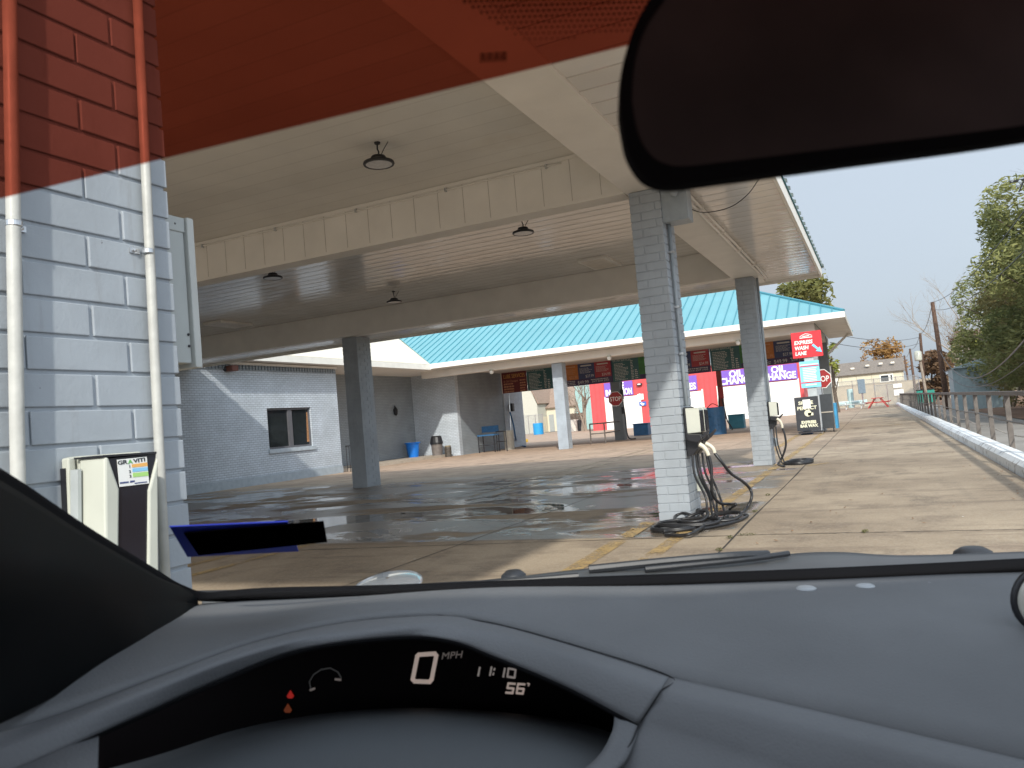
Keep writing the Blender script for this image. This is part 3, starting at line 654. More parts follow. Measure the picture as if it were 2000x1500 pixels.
# cream roof towards the bays
k = .46; EZ = 4.30
b = MB(); b.add([(-18.4,18.2,EZ),(-18.4,31.5,EZ),(-24,37.1,EZ+k*5.6),(-24,18.2,EZ+k*5.6)], [(0,1,2,3)]); b.build('roof', CREAMROOF, off, solid=.05)
b = MB(); b.box(-18.4,-18.36,18.2,31.46,EZ-.2,EZ+.02); b.build('fascia', WHITE, off)
b = MB(); b.box(-21.6,-18.81,31.5,34.5,EZ-.17,EZ-.14); b.box(-21.6,-18.4,18.2,31.499,EZ-.17,EZ-.14); b.build('soffit', TRIM, off)
# things on the office wall
t = thing('security_light', (WX+.1, 19.7, 3.9), 'small rust brown floodlight high on the office wall', 'floodlight')
p = P(449,720,x=WX+.12); b = MB(); b.box(WX+.02, WX+.34, p.y-.12, p.y+.16, p.z-.09, p.z+.09); b.build('housing', mat('rust_brown', (.14,.05,.035), .6), t, bevel=.02)
b = MB(); b.lathe((WX+.04, p.y-.1, p.z), [(.09,-.03),(.09,.02),(.05,.05)], 12, 'x'); b.build('mount', DARK, t)
p = P(773,803,x=-21.2); t = thing('wall_lantern', tuple(p), 'small black lantern on the recessed grey wall', 'wall light')
b = MB(); b.lathe(p, [(.02,-.22),(.09,-.15),(.11,.08),(.02,.2)], 8); b.build('lantern', BLACK, t)
b = MB(); b.tube(spline([p+Vector((-.1,0,-.05)), p+Vector((-.05,0,.25)), p+Vector((0,0,.2))]), .015, 6); b.build('arm', BLACK, t)
t = thing('handrail', (-19.9, 25.4, 0), 'short dark handrail at the entrance corner of the office', 'handrail')
a = P(673,860,y=25.5).x
b = MB()
for i in range(5): b = MB(); b.cyl((-18.95+.14*i, 25.45, 0), (-18.95+.14*i, 25.45, 1.0), .014, n=6); b.build('baluster', DARK, t)
b = MB(); b.tube([(-18.97,25.45,1.0),(-18.37,25.45,1.0)], .025, 6); b.build('top_rail', DARK, t); b = MB(); b.tube([(-18.97,25.45,.15),(-18.37,25.45,.15)], .015, 6); b.build('bottom_rail', DARK, t)
# bins and tubs along the wall
t = thing('blue_tub', (-20.6, 33.3, 0), 'bright blue plastic tub standing by the end wall', 'tub')
c = P(808,897,y=33.2); c = Vector((c.x, 33.2, .0))
b = MB(); b.lathe((c.x,c.y,.12), [(.25,0),(.33,.62),(.33,.66),(.39,.66),(.39,.72),(.34,.72),(.30,.70),(.24,.05)], 24); b.build('tub', BLUEP, t, smooth=False)
c = P(855,893,y=33.5); t = thing('trash_can', (c.x, 33.5, 0), 'grey trash can with black hooded lid beside the blue tub', 'trash can')
b = MB(); b.lathe((c.x,33.5,.0), [(.24,0),(.28,.62),(.29,.62),(.29,.66)], 16); b.build('body', mat('grey_bin', (.16,.14,.13), .6, .2), t)
b = MB(); b.lathe((c.x,33.5,.66), [(.32,0),(.32,.08),(.26,.34),(.22,.40)], 16); b.build('hood', BLACK, t)
c = P(876,891,y=33.6); t = thing('ash_bin', (c.x, 33.6, 0), 'short dark cylindrical bin right of the hooded trash can', 'bin')
b = MB(); b.lathe((c.x,33.6,0), [(.16,0),(.17,.45),(.14,.50)], 14); b.build('body', mat('mottled_bin', (.07,.06,.05), .5, .6, 14), t)
b = MB(); b.lathe((c.x,33.6,.50), [(.15,0),(.15,.04),(.06,.05)], 14); b.build('lid', mat('tan_lid', (.25,.2,.12), .5), t)

# ================================================================== FAR SERVICE BUILDING
far = thing('service_building', (-10, 33, 0), 'far open service building with teal metal roof and hanging menu boards', 'building')
FY = 31.5; FR = 42.0
b = MB(); e = 5.3; k = .47
b.add([(-18.4,FY,EZ+.08),(-.8,FY,EZ+.08),(-.8-e,FY+e,EZ+.08+k*e),(-18.4-e,FY+e,EZ+.08+k*e),(-.8,FY+2*e,EZ+.08),(-24,FY+2*e,EZ+.08)], [(0,1,2,3),(1,4,2),(3,2,4,5)])
b.build('roof', TEAL, far, solid=.03)
s_ = MB()
def rib(p, q, wd, e_=.016, h_=.04):
    p, q = Vector(p), Vector(q); wd = Vector(wd)*e_; up = Vector((0,0,h_))
    s_.add([p-wd,p+wd,q+wd,q-wd,p-wd+up,p+wd+up,q+wd+up,q-wd+up], [(0,1,2,3),(4,5,6,7),(0,1,5,4),(1,2,6,5),(2,3,7,6),(3,0,4,7)])
x = -24.0
while x < -.9:
    t0 = max(0, -18.4 - x); t1 = min(e, -.8 - x); t1 = min(t1, e)
    if t1 > t0: rib((x,FY+t0,EZ+.08+k*t0), (x,FY+t1,EZ+.08+k*t1), (1,0,0))
    x += .4
y = FY+.4
while y < FY+2*e-.2:
    tt = min(y-FY, FY+2*e-y); rib((-.8,y,EZ+.08), (-.8-tt,y,EZ+.08+k*tt), (0,1,0)); y += .4
s_.tube([(-.8,FY,EZ+.1),(-.8-e,FY+e,EZ+.1+k*e)], .06, 6); s_.tube([(-.8,FY+2*e,EZ+.1),(-.8-e,FY+e,EZ+.1+k*e)], .06, 6)
s_.build('standing_seams', TEALD, far)
b = MB(); b.box(-18.38,-.78,FY-.04,FY,EZ-.15,EZ+.07); b.box(-.82,-.78,FY+.001,FR+.1,EZ-.15,EZ+.07); b.build('fascia', WHITE, far)
b = MB(); b.box(-1.9,-.83,FY+.004,FR+.1,EZ-.14,EZ-.11); b.box(-18.8,-1.9,FY+.004,32.6,EZ-.14,EZ-.11); b.build('soffit', CEIL, far)
b = MB(); b.box(-19.6,-2.46,32.62,33.1,3.84,EZ-.145); b.build('front_beam', TRIM, far)
b = MB(); b.box(-2.46,-1.92,32.6,FR,3.84,EZ-.145); b.build('side_beam', TRIM, far)
b = MB(); b.box(-18.8,-2.47,33.1,FR,EZ-.14,EZ-.11); b.build('ceiling', CEIL, far)
for x in (-13.0, -2.42):
    pillar_bricks(x, 32.85, 3.838, .48, .5).build('pillar', mat('painted_brick_far', (.36,.41,.46), .5, .1, 3) if x < -5 else PILLAR, far)
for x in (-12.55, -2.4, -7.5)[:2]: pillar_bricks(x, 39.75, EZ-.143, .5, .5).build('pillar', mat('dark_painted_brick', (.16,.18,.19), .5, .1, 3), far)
s = MB(); s.prism([(-1.92,39.9,3.2),(-1.92,39.9,3.35),(-1.0,39.9,4.15),(-.85,39.9,4.15)], (0,.12,0)); s.build('brace', TRIM, far)
b = MB()
for px, py in ((958,724),(1190,697),(1445,667)):
    q = P(px, py, y=32.7); b.lathe((q.x, 32.62, 3.80), [(0,-.1),(.07,-.08),(.10,0),(.09,.04),(0,.045)], 12)
lamps = []
for px, lab in ((958,'white globe lamp under the beam left of the pale pillar'), (1190,'white globe lamp under the beam above the stop sign'), (1445,'white globe lamp beside the second brick pillar')):
    q = P(px, 700, y=32.6)
    if not lamps:
        t = thing('globe_lamp', (q.x, 32.58, 3.78), lab, 'lamp', 'small white lamps under the far beam')
        b = MB(); b.lathe((q.x,32.58,3.78), [(0,-.12),(.07,-.1),(.10,-.02),(.08,.03)], 14); b.build('globe', WHTX, t, smooth=True)
        b = MB(); b.lathe((q.x,32.58,3.81), [(.09,0),(.09,.06)], 14); b.build('base', WPLA, t); lamps.append(t)
    else: dup(t, (q.x, 32.58, 3.78), lab)

# menu boards, all hung in one row
SY = 39.55; SZ0, SZ1 = 3.03, 4.26
MR = mat('dark_red_board', (.13,.018,.02), .5, .1); MO = mat('orange_board', (.42,.15,.03), .5, .15, 3); MN = mat('navy_board', (.035,.05,.13), .5, .15, 3); MRD = mat('red_board', (.32,.03,.04), .5, .12, 3)
MT = mat('teal_board', (.03,.105,.115), .5, .12, 2); MG = mat('green_board', (.04,.17,.04), .5, .3, 3); MP = mat('deep_purple_board', (.045,.025,.08), .5, .1)
TXT = mat('pale_print', (.50,.50,.48), .6, .05); TXO = mat('gold_print', (.62,.34,.07), .6, .05); TXR = mat('tan_print', (.48,.24,.13), .6, .05)
def rows(mb, x0, x1, z0, z1, n, h=.4):
    for i in range(n):
        z = z1 - (z1-z0)*(i+.5)/n; hh = (z1-z0)/n*h/2; wd = random.uniform(.6, 1)
        x = x0
        while x < x0 + (x1-x0)*wd:
            l = random.uniform(.04, .12); mb.box(x, min(x+l, x1), SY-.006, SY-.004, z-hh*random.uniform(.75,1), z+hh); x += l + .022
def board(x0, x1, label, panels, bg_):
    t = thing('menu_board', ((x0+x1)/2, SY, SZ0), label, 'menu board', 'price boards hanging across the far bays')
    b = MB(); b.box(x0+.004, x1-.004, SY, SY+.05, SZ0, SZ1); b.build('board', bg_, t); return t
def wash_board(x0, x1, label):
    t = board(x0, x1, label, None, MP); z0 = SZ0+.33; wd = (x1-x0-.1)/3
    for i, (m_, pr, hd) in enumerate(((MO,'$22.99',''),(MN,'$27.99','WORKS'),(MRD,'$34.99','THE WORKS'))):
        a = x0+.03+i*(wd+.015); b = MB(); b.box(a, a+wd, SY-.004, SY-.0005, z0, SZ1-.04); b.build('price_panel', m_, t)
        tr = MB(); rows(tr, a+.08, a+wd-.12, z0+.28, SZ1-.32, 6, .35); tr.box(a+.15, a+wd-.15, SY-.006, SY-.004, SZ1-.25, SZ1-.18)
        tr.build('item_list', TXR if i == 0 else TXT, t)
        text(pr, .2, (a+wd*.42, SY-.007, z0+.06), TXR if i == 0 else TXT, t, width=wd*.5)
    tr = MB(); rows(tr, x0+.08, x0+.75, SZ0+.04, SZ0+.3, 3, .4); rows(tr, x0+1.6, x1-.1, SZ0+.2, SZ0+.28, 1, .5); tr.build('item_list', TXT, t)
    text('$49.99', .25, (x0+.85, SY-.007, SZ0+.07), TXT, t, width=.6)
    for i, pr in enumerate(('$24.99','$29.99','$100.00')): text(pr, .13, (x0+1.65+i*.33, SY-.007, SZ0+.1), TXT, t, width=.27)
def extra_board(x0, x1, label, green=True):
    t = board(x0, x1, label, None, MT)
    tr = MB(); xe = x0 + 1.35
    rows(tr, x0+.12, x0+.85, SZ0+.05, SZ1-.28, 12, .42); rows(tr, x0+1.0, x0+1.14, SZ0+.05, SZ1-.2, 12, .5); rows(tr, x0+1.2, x0+1.34, SZ0+.05, SZ0+.55, 5, .5)
    tr.build('item_list', TXT, t); text('EXTRA SERVICES', .16, (x0+.06, SY-.007, SZ1-.2), TXT, t, width=.95)
    if green:
        b = MB(); b.box(x0+1.42, x1-.01, SY-.004, SY-.0005, SZ0+.25, SZ1-.02); b.build('price_panel', MG, t)
        b = MB(); b.box(x0+1.45, x1-.01, SY-.005, SY-.0005, SZ0+.01, SZ0+.24); b.build('price_panel', MP, t)
t = board(-18.66, -17.16, 'dark red lube services board at the left end of the row', None, MR)
text('LUBE SERVICES', .3, (-18.55, SY-.007, SZ1-.42), TXO, t, width=1.28)
tr = MB()
for i, z in enumerate((3.66, 3.51, 3.37, 3.23, 3.09)):
    if i: rows(tr, -18.55, -17.95+.1*(i%2), z-.04, z+.06, 1, .9)
    rows(tr, -17.58, -17.24, z-.03, z+.05, 1, .9)
tr.build('item_list', TXR, t); text('& Oil Changes', .16, (-18.55, SY-.007, 3.62), TXR, t, width=.85)
b = MB(); b.box(-18.70, -18.664, SY-.01, SY+.06, SZ0-.02, SZ1+.05); b.build('board_edge', WHITE, t)
extra_board(-17.14, -15.35, 'teal extra services board right of the lube services board', False)
wash_board(-15.1, -12.32, 'three panel price board left of the pillar with the stop sign')
extra_board(-12.30, -10.3, 'teal extra services board with green end, behind the stop sign pillar')
wash_board(-10.0, -7.27, 'three panel price board partly hidden by the near brick pillar')
extra_board(-7.25, -5.2, 'teal extra services board between the two brick pillars')
wash_board(-5.15, -2.42, 'three panel price board right of the second brick pillar')

# stop signs
def stop_sign(c, r, label, post):
    t = thing('stop_sign', tuple(c), label, 'stop sign', 'red octagonal stop signs at the far building')
    def octo(rr): return [c + Vector((rr*math.cos(math.radians(22.5+45*i)), 0, rr*math.sin(math.radians(22.5+45*i)))) for i in range(8)]
    b = MB(); b.prism([p + Vector((0,-.002,0)) for p in octo(r)], (0,.006,0)); b.build('border', WHTX, t)
    b = MB(); b.prism([p + Vector((0,-.006,0)) for p in octo(r*.93)], (0,.003,0)); b.build('face', mat('stop_red', (.33,.02,.02), .45, .08), t)
    text('STOP', r*.78, c + Vector((0,-.008,-r*.27)), WHTX, t, width=r*1.45, align='CENTER', bold=.01*r)
    b = MB(); b.cyl(c+Vector((0,.03,-r)), c+Vector((0,.03,r*.6)), .02, n=8)
    if post: b.cyl(Vector((c.x,c.y+.03,0)), c+Vector((0,.03,-r)), .025, n=8)
    b.build('post', GALV, t); return t
stop_sign(P(1202,779,y=39.3), .40, 'red stop sign mounted on the dark far pillar', False)
stop_sign(P(1604,740,y=33.6), .40, 'red stop sign half hidden behind the blue and red lane signs', True)
# barrier rail left of the stop pillar
t = thing('pipe_barrier', (-12.4, 38, 0), 'low brown pipe barrier left of the stop sign pillar', 'barrier')
a0 = P(1155,868,z=0); a1 = P(1183,866,z=0); a2 = Vector((-12.2, 39.6, 0))
for q in (a0, a1):
    b = MB(); b.cyl(q, q+Vector((0,0,.98)), .035, n=8); b.build('post', RAILM, t)
b = MB(); b.tube([a0+Vector((0,0,.98)), a1+Vector((0,0,.98)), a2+Vector((0,0,.98))], .035, 8); b.tube([a0+Vector((0,0,.5)), a1+Vector((0,0,.5)), a2+Vector((0,0,.5))], .03, 8); b.build('rail', RAILM, t)
t = thing('pipe_barrier', (-8.2, 38, 0), 'low dark pipe barrier beside the tall blue barrel', 'barrier')
b = MB()
for px in (1374, 1384): q = P(px,851,z=0); b.cyl(q, q+Vector((0,0,1.0)), .03, n=8)
b.build('post', RAILM, t)
q0 = P(1330,853,z=0); q1 = P(1386,851,z=0); b = MB()
for h_ in (.98,.5): b.tube([q0+Vector((0,0,h_)), q1+Vector((0,0,h_))], .03, 8)
b.build('rail', RAILM, t)
# vacuum post with hose on the stop pillar
def hose_reel(px, py0, py1, x, y, label, m=BLACK):
    t = thing('vacuum_hose', (x, y, 0), label, 'vacuum hose')
    b = MB(); b.box(x-.07,x+.07,y-.05,y+.1,2.1,2.6); b.box(x-.09,x+.05,y-.05,y+.1,1.35,1.7); b.build('motor_box', m, t, bevel=.02)
    b = MB(); b.tube(spline([(x,y,2.6),(x+.05,y,3.0),(x,y,2.3),(x+.1,y-.1,1.2),(x+.12,y-.15,.4),(x+.25,y-.2,.06),(x+.6,y-.3,.03)]), .035, 8); b.build('hose', m, t, smooth=True)
    return t
hose_reel(1217,0,0, -11.95, 39.7, 'black vacuum unit and hose hanging on the stop sign pillar')
q = P(1418,830,y=43.0); 
t = thing('vacuum_stand', (-7.9, 43, 0), 'red vacuum stand with two long hoses behind the blue barrel', 'vacuum stand')
b = MB(); p0 = P(1405,745,y=43); b.box(p0.x-.12,p0.x+.12,42.9,43.15,0,3.9); b.build('post', mat('brown_red_post', (.25,.06,.04), .6), t)
b = MB(); p0 = P(1407,760,y=42.9); b.tube(spline([p0, P(1413,790,y=42.9), P(1420,820,y=42.9), P(1430,838,y=42.8), P(1420,845,y=42.8), P(1405,846,y=42.8)]), .035, 8); b.build('hose', BLACK, t)
b = MB(); b.tube(spline([p0+Vector((-.05,0,0)), P(1404,785,y=42.9), P(1406,810,y=42.9), P(1408,835,y=42.9)]), .035, 8); b.build('hose', BLACK, t)
b = MB(); b.box(p0.x-.1,p0.x+.14,42.85,42.95,p0.z-.5,p0.z+.1); b.build('nozzle_holder', REDP, t, bevel=.02)
# blue barrels / bins beyond
def barrel(x, y, r, h, m, label, group='blue drums and bins in the far bays'):
    t = thing('barrel', (x,y,0), label, 'barrel', group)
    b = MB(); b.lathe((x,y,0), [(r*.97,0),(r,.03),(r,h*.32),(r*1.03,h*.34),(r,h*.36),(r,h*.64),(r*1.03,h*.66),(r,h*.68),(r,h),(r*.92,h),(r*.92,h-.03),(0,h-.03)], 20); b.build('drum', m, t); return t
q = P(1400,849,y=37.5); bt_ = barrel(q.x, 37.7, .43, 1.28, BLUED, 'tall dark blue barrel by the low pipe barrier')
b = MB(); b.tube(spline([Vector((q.x-.35,37.7,1.28)), Vector((q.x-.1,37.7,1.45)), Vector((q.x+.2,37.7,1.28))]), .02, 6); b.build('handle', WOOD, bt_)
def trough(x0, x1, y, d, h, m, label):
    t = thing('storage_bin', ((x0+x1)/2, y, 0), label, 'bin', 'low blue bins in the far bays')
    b = MB(); b.box(x0,x1,y,y+d,.03,h); b.build('body', m, t, bevel=.03)
    b = MB(); b.box(x0-.02,x1+.02,y-.02,y+d+.02,h,h+.05); b.build('rim', m, t, bevel=.01); return t
a, c = P(1238,852,y=44.5), P(1267,852,y=44.5); trough(a.x, c.x, 44.5, .7, .68, BLUED, 'low blue bin right of the stop sign pillar')
a, c = P(1424,838,y=44), P(1454,838,y=44); trough(a.x, c.x, 44, .7, .75, TEALB, 'low teal bin left of the second brick pillar')

# service area left: blue rack, cream drum, wall hoses
t = thing('work_table', (-18.2, 36, 0), 'blue steel work table with raised back against the far wall', 'work table')
a = P(938,880,y=35.8); c = P(971,880,y=35.8); x0, x1 = a.x, c.x
b = MB(); b.box(x0,x1,35.6,36.2,.83,.90); b.build('table_top', BLUED, t); b = MB(); b.box(x0,x1,36.15,36.2,1.0,1.32); b.build('back_panel', BLUED, t)
for xx, yy in ((x0+.03,35.63),(x1-.03,35.63),(x0+.03,36.17),(x1-.03,36.17)):
    b = MB(); b.box(xx-.02,xx+.02,yy-.02,yy+.02,0,.83); b.build('leg', DARK, t)
b = MB(); b.box(x0,x1,35.62,35.64,.35,.38); b.build('stretcher', DARK, t)
t = thing('pipe_barrier', (-17.4, 36, 0), 'short dark frame right of the blue work table', 'barrier')
a = P(972,882,y=36); c = P(991,884,y=35.6)
for q in (a, c): 
    b = MB(); b.cyl((q.x,q.y,0), (q.x,q.y,1.0), .025, n=8); b.build('post', DARK, t)
b = MB(); b.tube([(a.x,a.y,1.0),(c.x,c.y,1.0)], .025, 8); b.tube([(a.x,a.y,.5),(c.x,c.y,.5)], .02, 8); b.build('rail', DARK, t)
q = P(996,880,y=37.6); barrel(q.x, 37.6, .26, 1.0, mat('cream_drum', (.50,.48,.42), .5, .1), 'cream drum beside the dark wall at the left bay', None)
q = P(1000,800,x=-18.6); t = thing('vacuum_hose', (q.x, q.y, 0), 'blue hose and black fittings hanging on the left bay wall', 'vacuum hose')
b = MB(); b.tube([P(994,770,x=-18.6), P(998,840,x=-18.6)], .04, 8); b.build('pipe', GALV, t)
b = MB(); b.box(-18.75,-18.5,q.y-.1,q.y+.15,q.z-.1,q.z+.35); b.build('motor_box', BLACK, t, bevel=.03)
b = MB(); b.tube(spline([P(996,805,x=-18.5), P(1003,830,x=-18.5), P(1007,855,x=-18.4), P(1013,868,z=.05), P(1026,872,z=.04)]), .045, 8); b.build('hose', BLUED, t, smooth=True)
a, c = P(1026,864,z=0), P(1040,862,z=0); t = thing('wheel_stop', tuple((a+c)/2), 'yellow wheel stop block beside the paler end of the bay wall', 'wheel stop')
b = MB(); b.box(a.x, c.x+.1, a.y, a.y+.4, .0, .22); b.build('block', mat('yellow_block', (.62,.40,.04), .6, .15, 5), t, bevel=.03)

# ================================================================== LANE SIGNS
ls = thing('lane_sign', (-2.15, 31.1, 0), 'red wash lane sign above a light blue menu sign on a grey post', 'sign')
yb = 31.0; sy = yb-.02
b = MB(); b.box(-2.30,-1.98,yb+.05,yb+.15,1.2,3.4); b.build('post', mat('pale_post', (.42,.45,.46), .5), ls)
a, c = P(1544,702,y=yb), P(1604,645,y=yb)
rx0, rx1, rz0, rz1 = -2.68, -1.63, 2.80, 3.75
b = MB(); b.box(rx0, rx1, yb, yb+.04, rz0, rz1); b.build('red_panel', SIGNR, ls, bevel=.004)
text('EXPRESS', .19, (rx0+.09, sy, rz0+.50), WHTX, ls, width=.64, italic=.15, bold=.006); text('WASH', .19, (rx0+.09, sy, rz0+.30), WHTX, ls, width=.48, italic=.15, bold=.006); text('LANE', .19, (rx0+.09, sy, rz0+.10), WHTX, ls, width=.40, italic=.15, bold=.006)
b = MB()   # little roof-and-car outline emblem
def st(p, q, w_=.022): 
    p = Vector((p[0],sy,p[1])); q = Vector((q[0],sy,q[1])); t_ = (q-p).normalized(); s2 = Vector((-t_.z,0,t_.x))*w_/2; b.prism([p+s2,q+s2,q-s2,p-s2], (0,.003,0))
ex, ez = rx0+.3, rz0+.73
st((ex,ez+.04),(ex+.1,ez+.10)); st((ex+.1,ez+.10),(ex+.21,ez+.14)); st((ex+.21,ez+.14),(ex+.33,ez+.11)); st((ex+.33,ez+.11),(ex+.44,ez+.05)); st((ex,ez+.0),(ex+.44,ez+.0),.03); st((ex+.1,ez+.05),(ex+.34,ez+.06),.03)
b.build('emblem', WHTX, ls)
b = MB(); LB = mat('light_blue_print', (.22,.60,.86), .45, .03)
ax0, az0 = rx1-.36, rz0+.42
pts = [(0,0),(.06,.06),(.22,-.12),(.27,-.07),(.33,-.28),(.12,-.22),(.17,-.17)]
b.prism([Vector((ax0+p_[0], sy, az0+p_[1])) for p_ in pts], (0,.003,0)); b.build('arrow', LB, ls)
bx0, bx1, bz0, bz1 = -2.49, -1.81, 1.69, 2.66
b = MB(); b.box(bx0, bx1, yb, yb+.04, bz0, bz1); b.build('blue_panel', LB, ls)
b = MB()
for i in range(9): z = bz1-.28-i*.062; b.box(bx0+.1, bx1-.1-random.uniform(0,.08), sy+.012, sy+.018, z, z+.028)
b.box(bx0+.03,bx1-.03,sy+.012,sy+.018,bz1-.14,bz1-.11); b.box(bx0+.15,bx1-.15,sy+.012,sy+.018,bz0+.08,bz0+.12); b.build('item_list', WHTX, ls)
b = MB(); b.box(bx0+.01,bx1-.01,sy+.010,sy+.016,bz1-.20,bz1-.165); b.box(bx0+.01,bx1-.01,sy+.010,sy+.016,bz0+.17,bz0+.21); b.build('stripe', SIGNR, ls)
# black sandwich board
t = thing('sandwich_board', (-2.3, 30.6, 0), 'black wheeled advertising board with a taped white paper below the red sign', 'sandwich board')
yb2 = 30.4; BB = mat('black_board', (.03,.032,.038), .5, .3, 3)
x0, x1, z0, z1 = -2.74, -1.93, .14, 1.36
b = MB(); b.box(x0,x1,yb2,yb2+.03,z0,z1); b.build('board', BB, t)
b = MB(); b.box(x1,x1+.03,yb2-.01,yb2+.04,.02,z1+.02); b.build('side_rail', mat('light_frame', (.4,.41,.42), .4), t)
b = MB(); b.box(x0+.05,x1+.03,yb2-.25,yb2+.3,.06,.12); b.build('foot', DARK, t)
CR = mat('cream_letter', (.72,.70,.52), .5)
text('SHINE', .17, (x0+.13,yb2-.004,z1-.27), CR, t, width=.5, bold=.005); text('PERFECT', .17, (x0+.07,yb2-.004,z1-.46), CR, t, width=.66, bold=.005)
b = MB(); b.box(x0+.28,x0+.54,yb2-.012,yb2-.010,z1-.42,z1-.1); b.build('taped_paper', WHTX, t)
b = MB(); b.lathe((x0+.42,yb2-.004,.77), [(.0,-.001),(.12,-.001),(.12,.001),(.0,.001)], 20, 'y'); b.box(x0+.42,x0+.60,yb2-.005,yb2-.003,.68,.78); b.build('emblem', CR, t)
text('EXPRESS', .14, (x0+.17,yb2-.004,.40), CR, t, width=.5, bold=.008); text('BAR WAX', .14, (x0+.12,yb2-.004,.27), CR, t, width=.6, bold=.008)
t = thing('sandwich_board', (-1.7, 31.5, 0), 'second dark board on casters behind the black advertising board', 'sandwich board')
b = MB(); b.box(-1.93,-1.52,31.3,31.36,.14,1.40); b.build('board', mat('dark_grey_board', (.035,.04,.045), .5), t)
b = MB(); b.box(-1.93,-1.52,31.28,31.295,.72,.76); b.build('cross_rail', mat('rail_tan', (.4,.36,.3), .5), t)
for xx in (-1.88,-1.56):
    b = MB(); b.lathe((xx,31.33,.07), [(.07,-.02),(.07,.02)], 12, 'x'); b.build('caster', BLACK, t)
t = thing('sandwich_board', (-1.4, 31.8, 0), 'narrow bright blue board seen edge on beside the dark boards', 'sandwich board')
b = MB(); b.box(-1.49,-1.40,31.3,32.2,.12,1.05); b.build('board', mat('bright_blue_board', (.04,.25,.45), .5, .2, 6), t, bevel=.01)
q = P(1577,848,z=0); t = thing('traffic_cone', tuple(q), 'faded blue traffic cone in front of the black board', 'traffic cone')
BC = mat('faded_blue_cone', (.06,.13,.27), .55, .15, 8)
b = MB(); b.lathe((q.x,q.y-.1,.03), [(.155,0),(.15,.03),(.035,.72),(.03,.74),(0,.74)], 20); b.build('cone', BC, t, smooth=True)
b = MB(); b.box(q.x-.2,q.x+.2,q.y-.3,q.y+.1,0,.03); b.build('base', BC, t, bevel=.008)

# ================================================================== RED SERVICE GARAGE BEYOND
RY = 75.0
gar = thing('oil_change_garage', (-15, RY, 0), 'red metal garage with white roll up doors and purple signs', 'building')
gx0 = P(1161,800,y=RY).x - .3; gx1 = P(1572,780,y=RY).x
def ribbed(x0, x1, z0, z1, y, m, pitch=.3):
    b = MB(); b.box(x0,x1,y,y+.2,z0,z1); x = x0+.05
    while x < x1-.06: b.box(x,x+.05,y-.03,y-.0005,z0,z1); x += pitch
    return b
ribbed(gx0, gx1, 0, 5.2, RY, REDS, .45).build('wall', REDS, gar)
b = MB(); b.box(gx0,gx1+.0,RY+.2,RY+12,0,5.2); b.build('body', REDS, gar)
b = MB(); b.box(gx0-.3,gx1+.3,RY-.3,RY+12.3,5.2,5.45); b.build('roof', mat('garage_roof', (.4,.4,.4), .6), gar)
doors = []
def rollup(px0, px1, ztop, name='roll_up_door'):
    x0, x1 = P(px0,800,y=RY).x, P(px1,800,y=RY).x; b = MB(); n_ = 16
    for i in range(n_): z = ztop*i/n_; b.box(x0,x1,RY-.08+.012*(i%2),RY-.032,z,z+ztop/n_-.02)
    b.box(x0,x1,RY-.06,RY-.031,0,ztop)
    b.build(name, DOORW, gar); b = MB(); b.box(x0-.15,x0,RY-.1,RY-.031,0,ztop+.15); b.box(x1,x1+.15,RY-.1,RY-.031,0,ztop+.15); b.build('door_frame', WHITE, gar)
rollup(1186, 1251, 3.1); rollup(1310, 1374, 2.95); rollup(1407, 1475, 3.1); rollup(1487, 1563, 3.1)
def psign(px0, px1, z0, z1, lines, tx, size):
    x0, x1 = P(px0,750,y=RY).x, P(px1,750,y=RY).x; b = MB(); b.box(x0,x1,RY-.14,RY-.101,z0,z1); sg = b.build('purple_sign', PURP, gar)
    for i, l_ in enumerate(lines): text(l_, size, ((x0+x1)/2+tx, RY-.15, z1 - (i+1)*size*.74 - .03), WHTX, gar, width=(x1-x0)*(.92 if len(l_) > 5 else .4), align='CENTER', bold=.03)
psign(1180, 1236, 3.2, 4.58, ['STATE', 'INSPECTION'], 0, .84); psign(1300, 1362, 3.05, 4.45, ['AUTO', 'SERVICES'], 0, .84)
psign(1405, 1475, 3.2, 4.58, ['OIL', 'CHANGE'], 0, .84); psign(1487, 1560, 3.2, 4.58, ['OIL', 'CHANGE'], 0, .84)
a, c = P(1249,785,y=RY), P(1261,792,y=RY); b = MB(); b.box(a.x,c.x+.1,RY-.13,RY-.09,c.z,a.z); b.build('blue_notice', mat('blue_notice', (.05,.13,.45), .5), gar)
a2 = (a+c)/2; b = MB(); b.prism([Vector((a2.x-.22,RY-.14,a2.z+.05)), Vector((a2.x-.02,RY-.14,a2.z+.14)), Vector((a2.x+.05,RY-.14,a2.z+.05)), Vector((a2.x+.25,RY-.14,a2.z)), Vector((a2.x+.05,RY-.14,a2.z-.2)), Vector((a2.x-.08,RY-.14,a2.z-.08))], (0,.005,0)); b.build('notice_emblem', WHTX, gar)
a, c = P(1245,770,y=RY), P(1258,780,y=RY); b = MB(); b.box(a.x,c.x,RY-.13,RY-.09,c.z,a.z); b.build('white_notice', WHTX, gar)
q = P(1248,751,y=RY-.3); t = thing('wall_floodlight', tuple(q), 'small floodlight high on the red garage wall', 'floodlight')
b = MB(); b.box(q.x-.25,q.x+.25,q.y,q.y+.25,q.z-.1,q.z+.12); b.build('housing', DARK, t, bevel=.03); b = MB(); b.box(q.x-.15,q.x+.15,q.y-.02,q.y-.001,q.z-.02,q.z+.08); b.build('lens', WHTX, t)
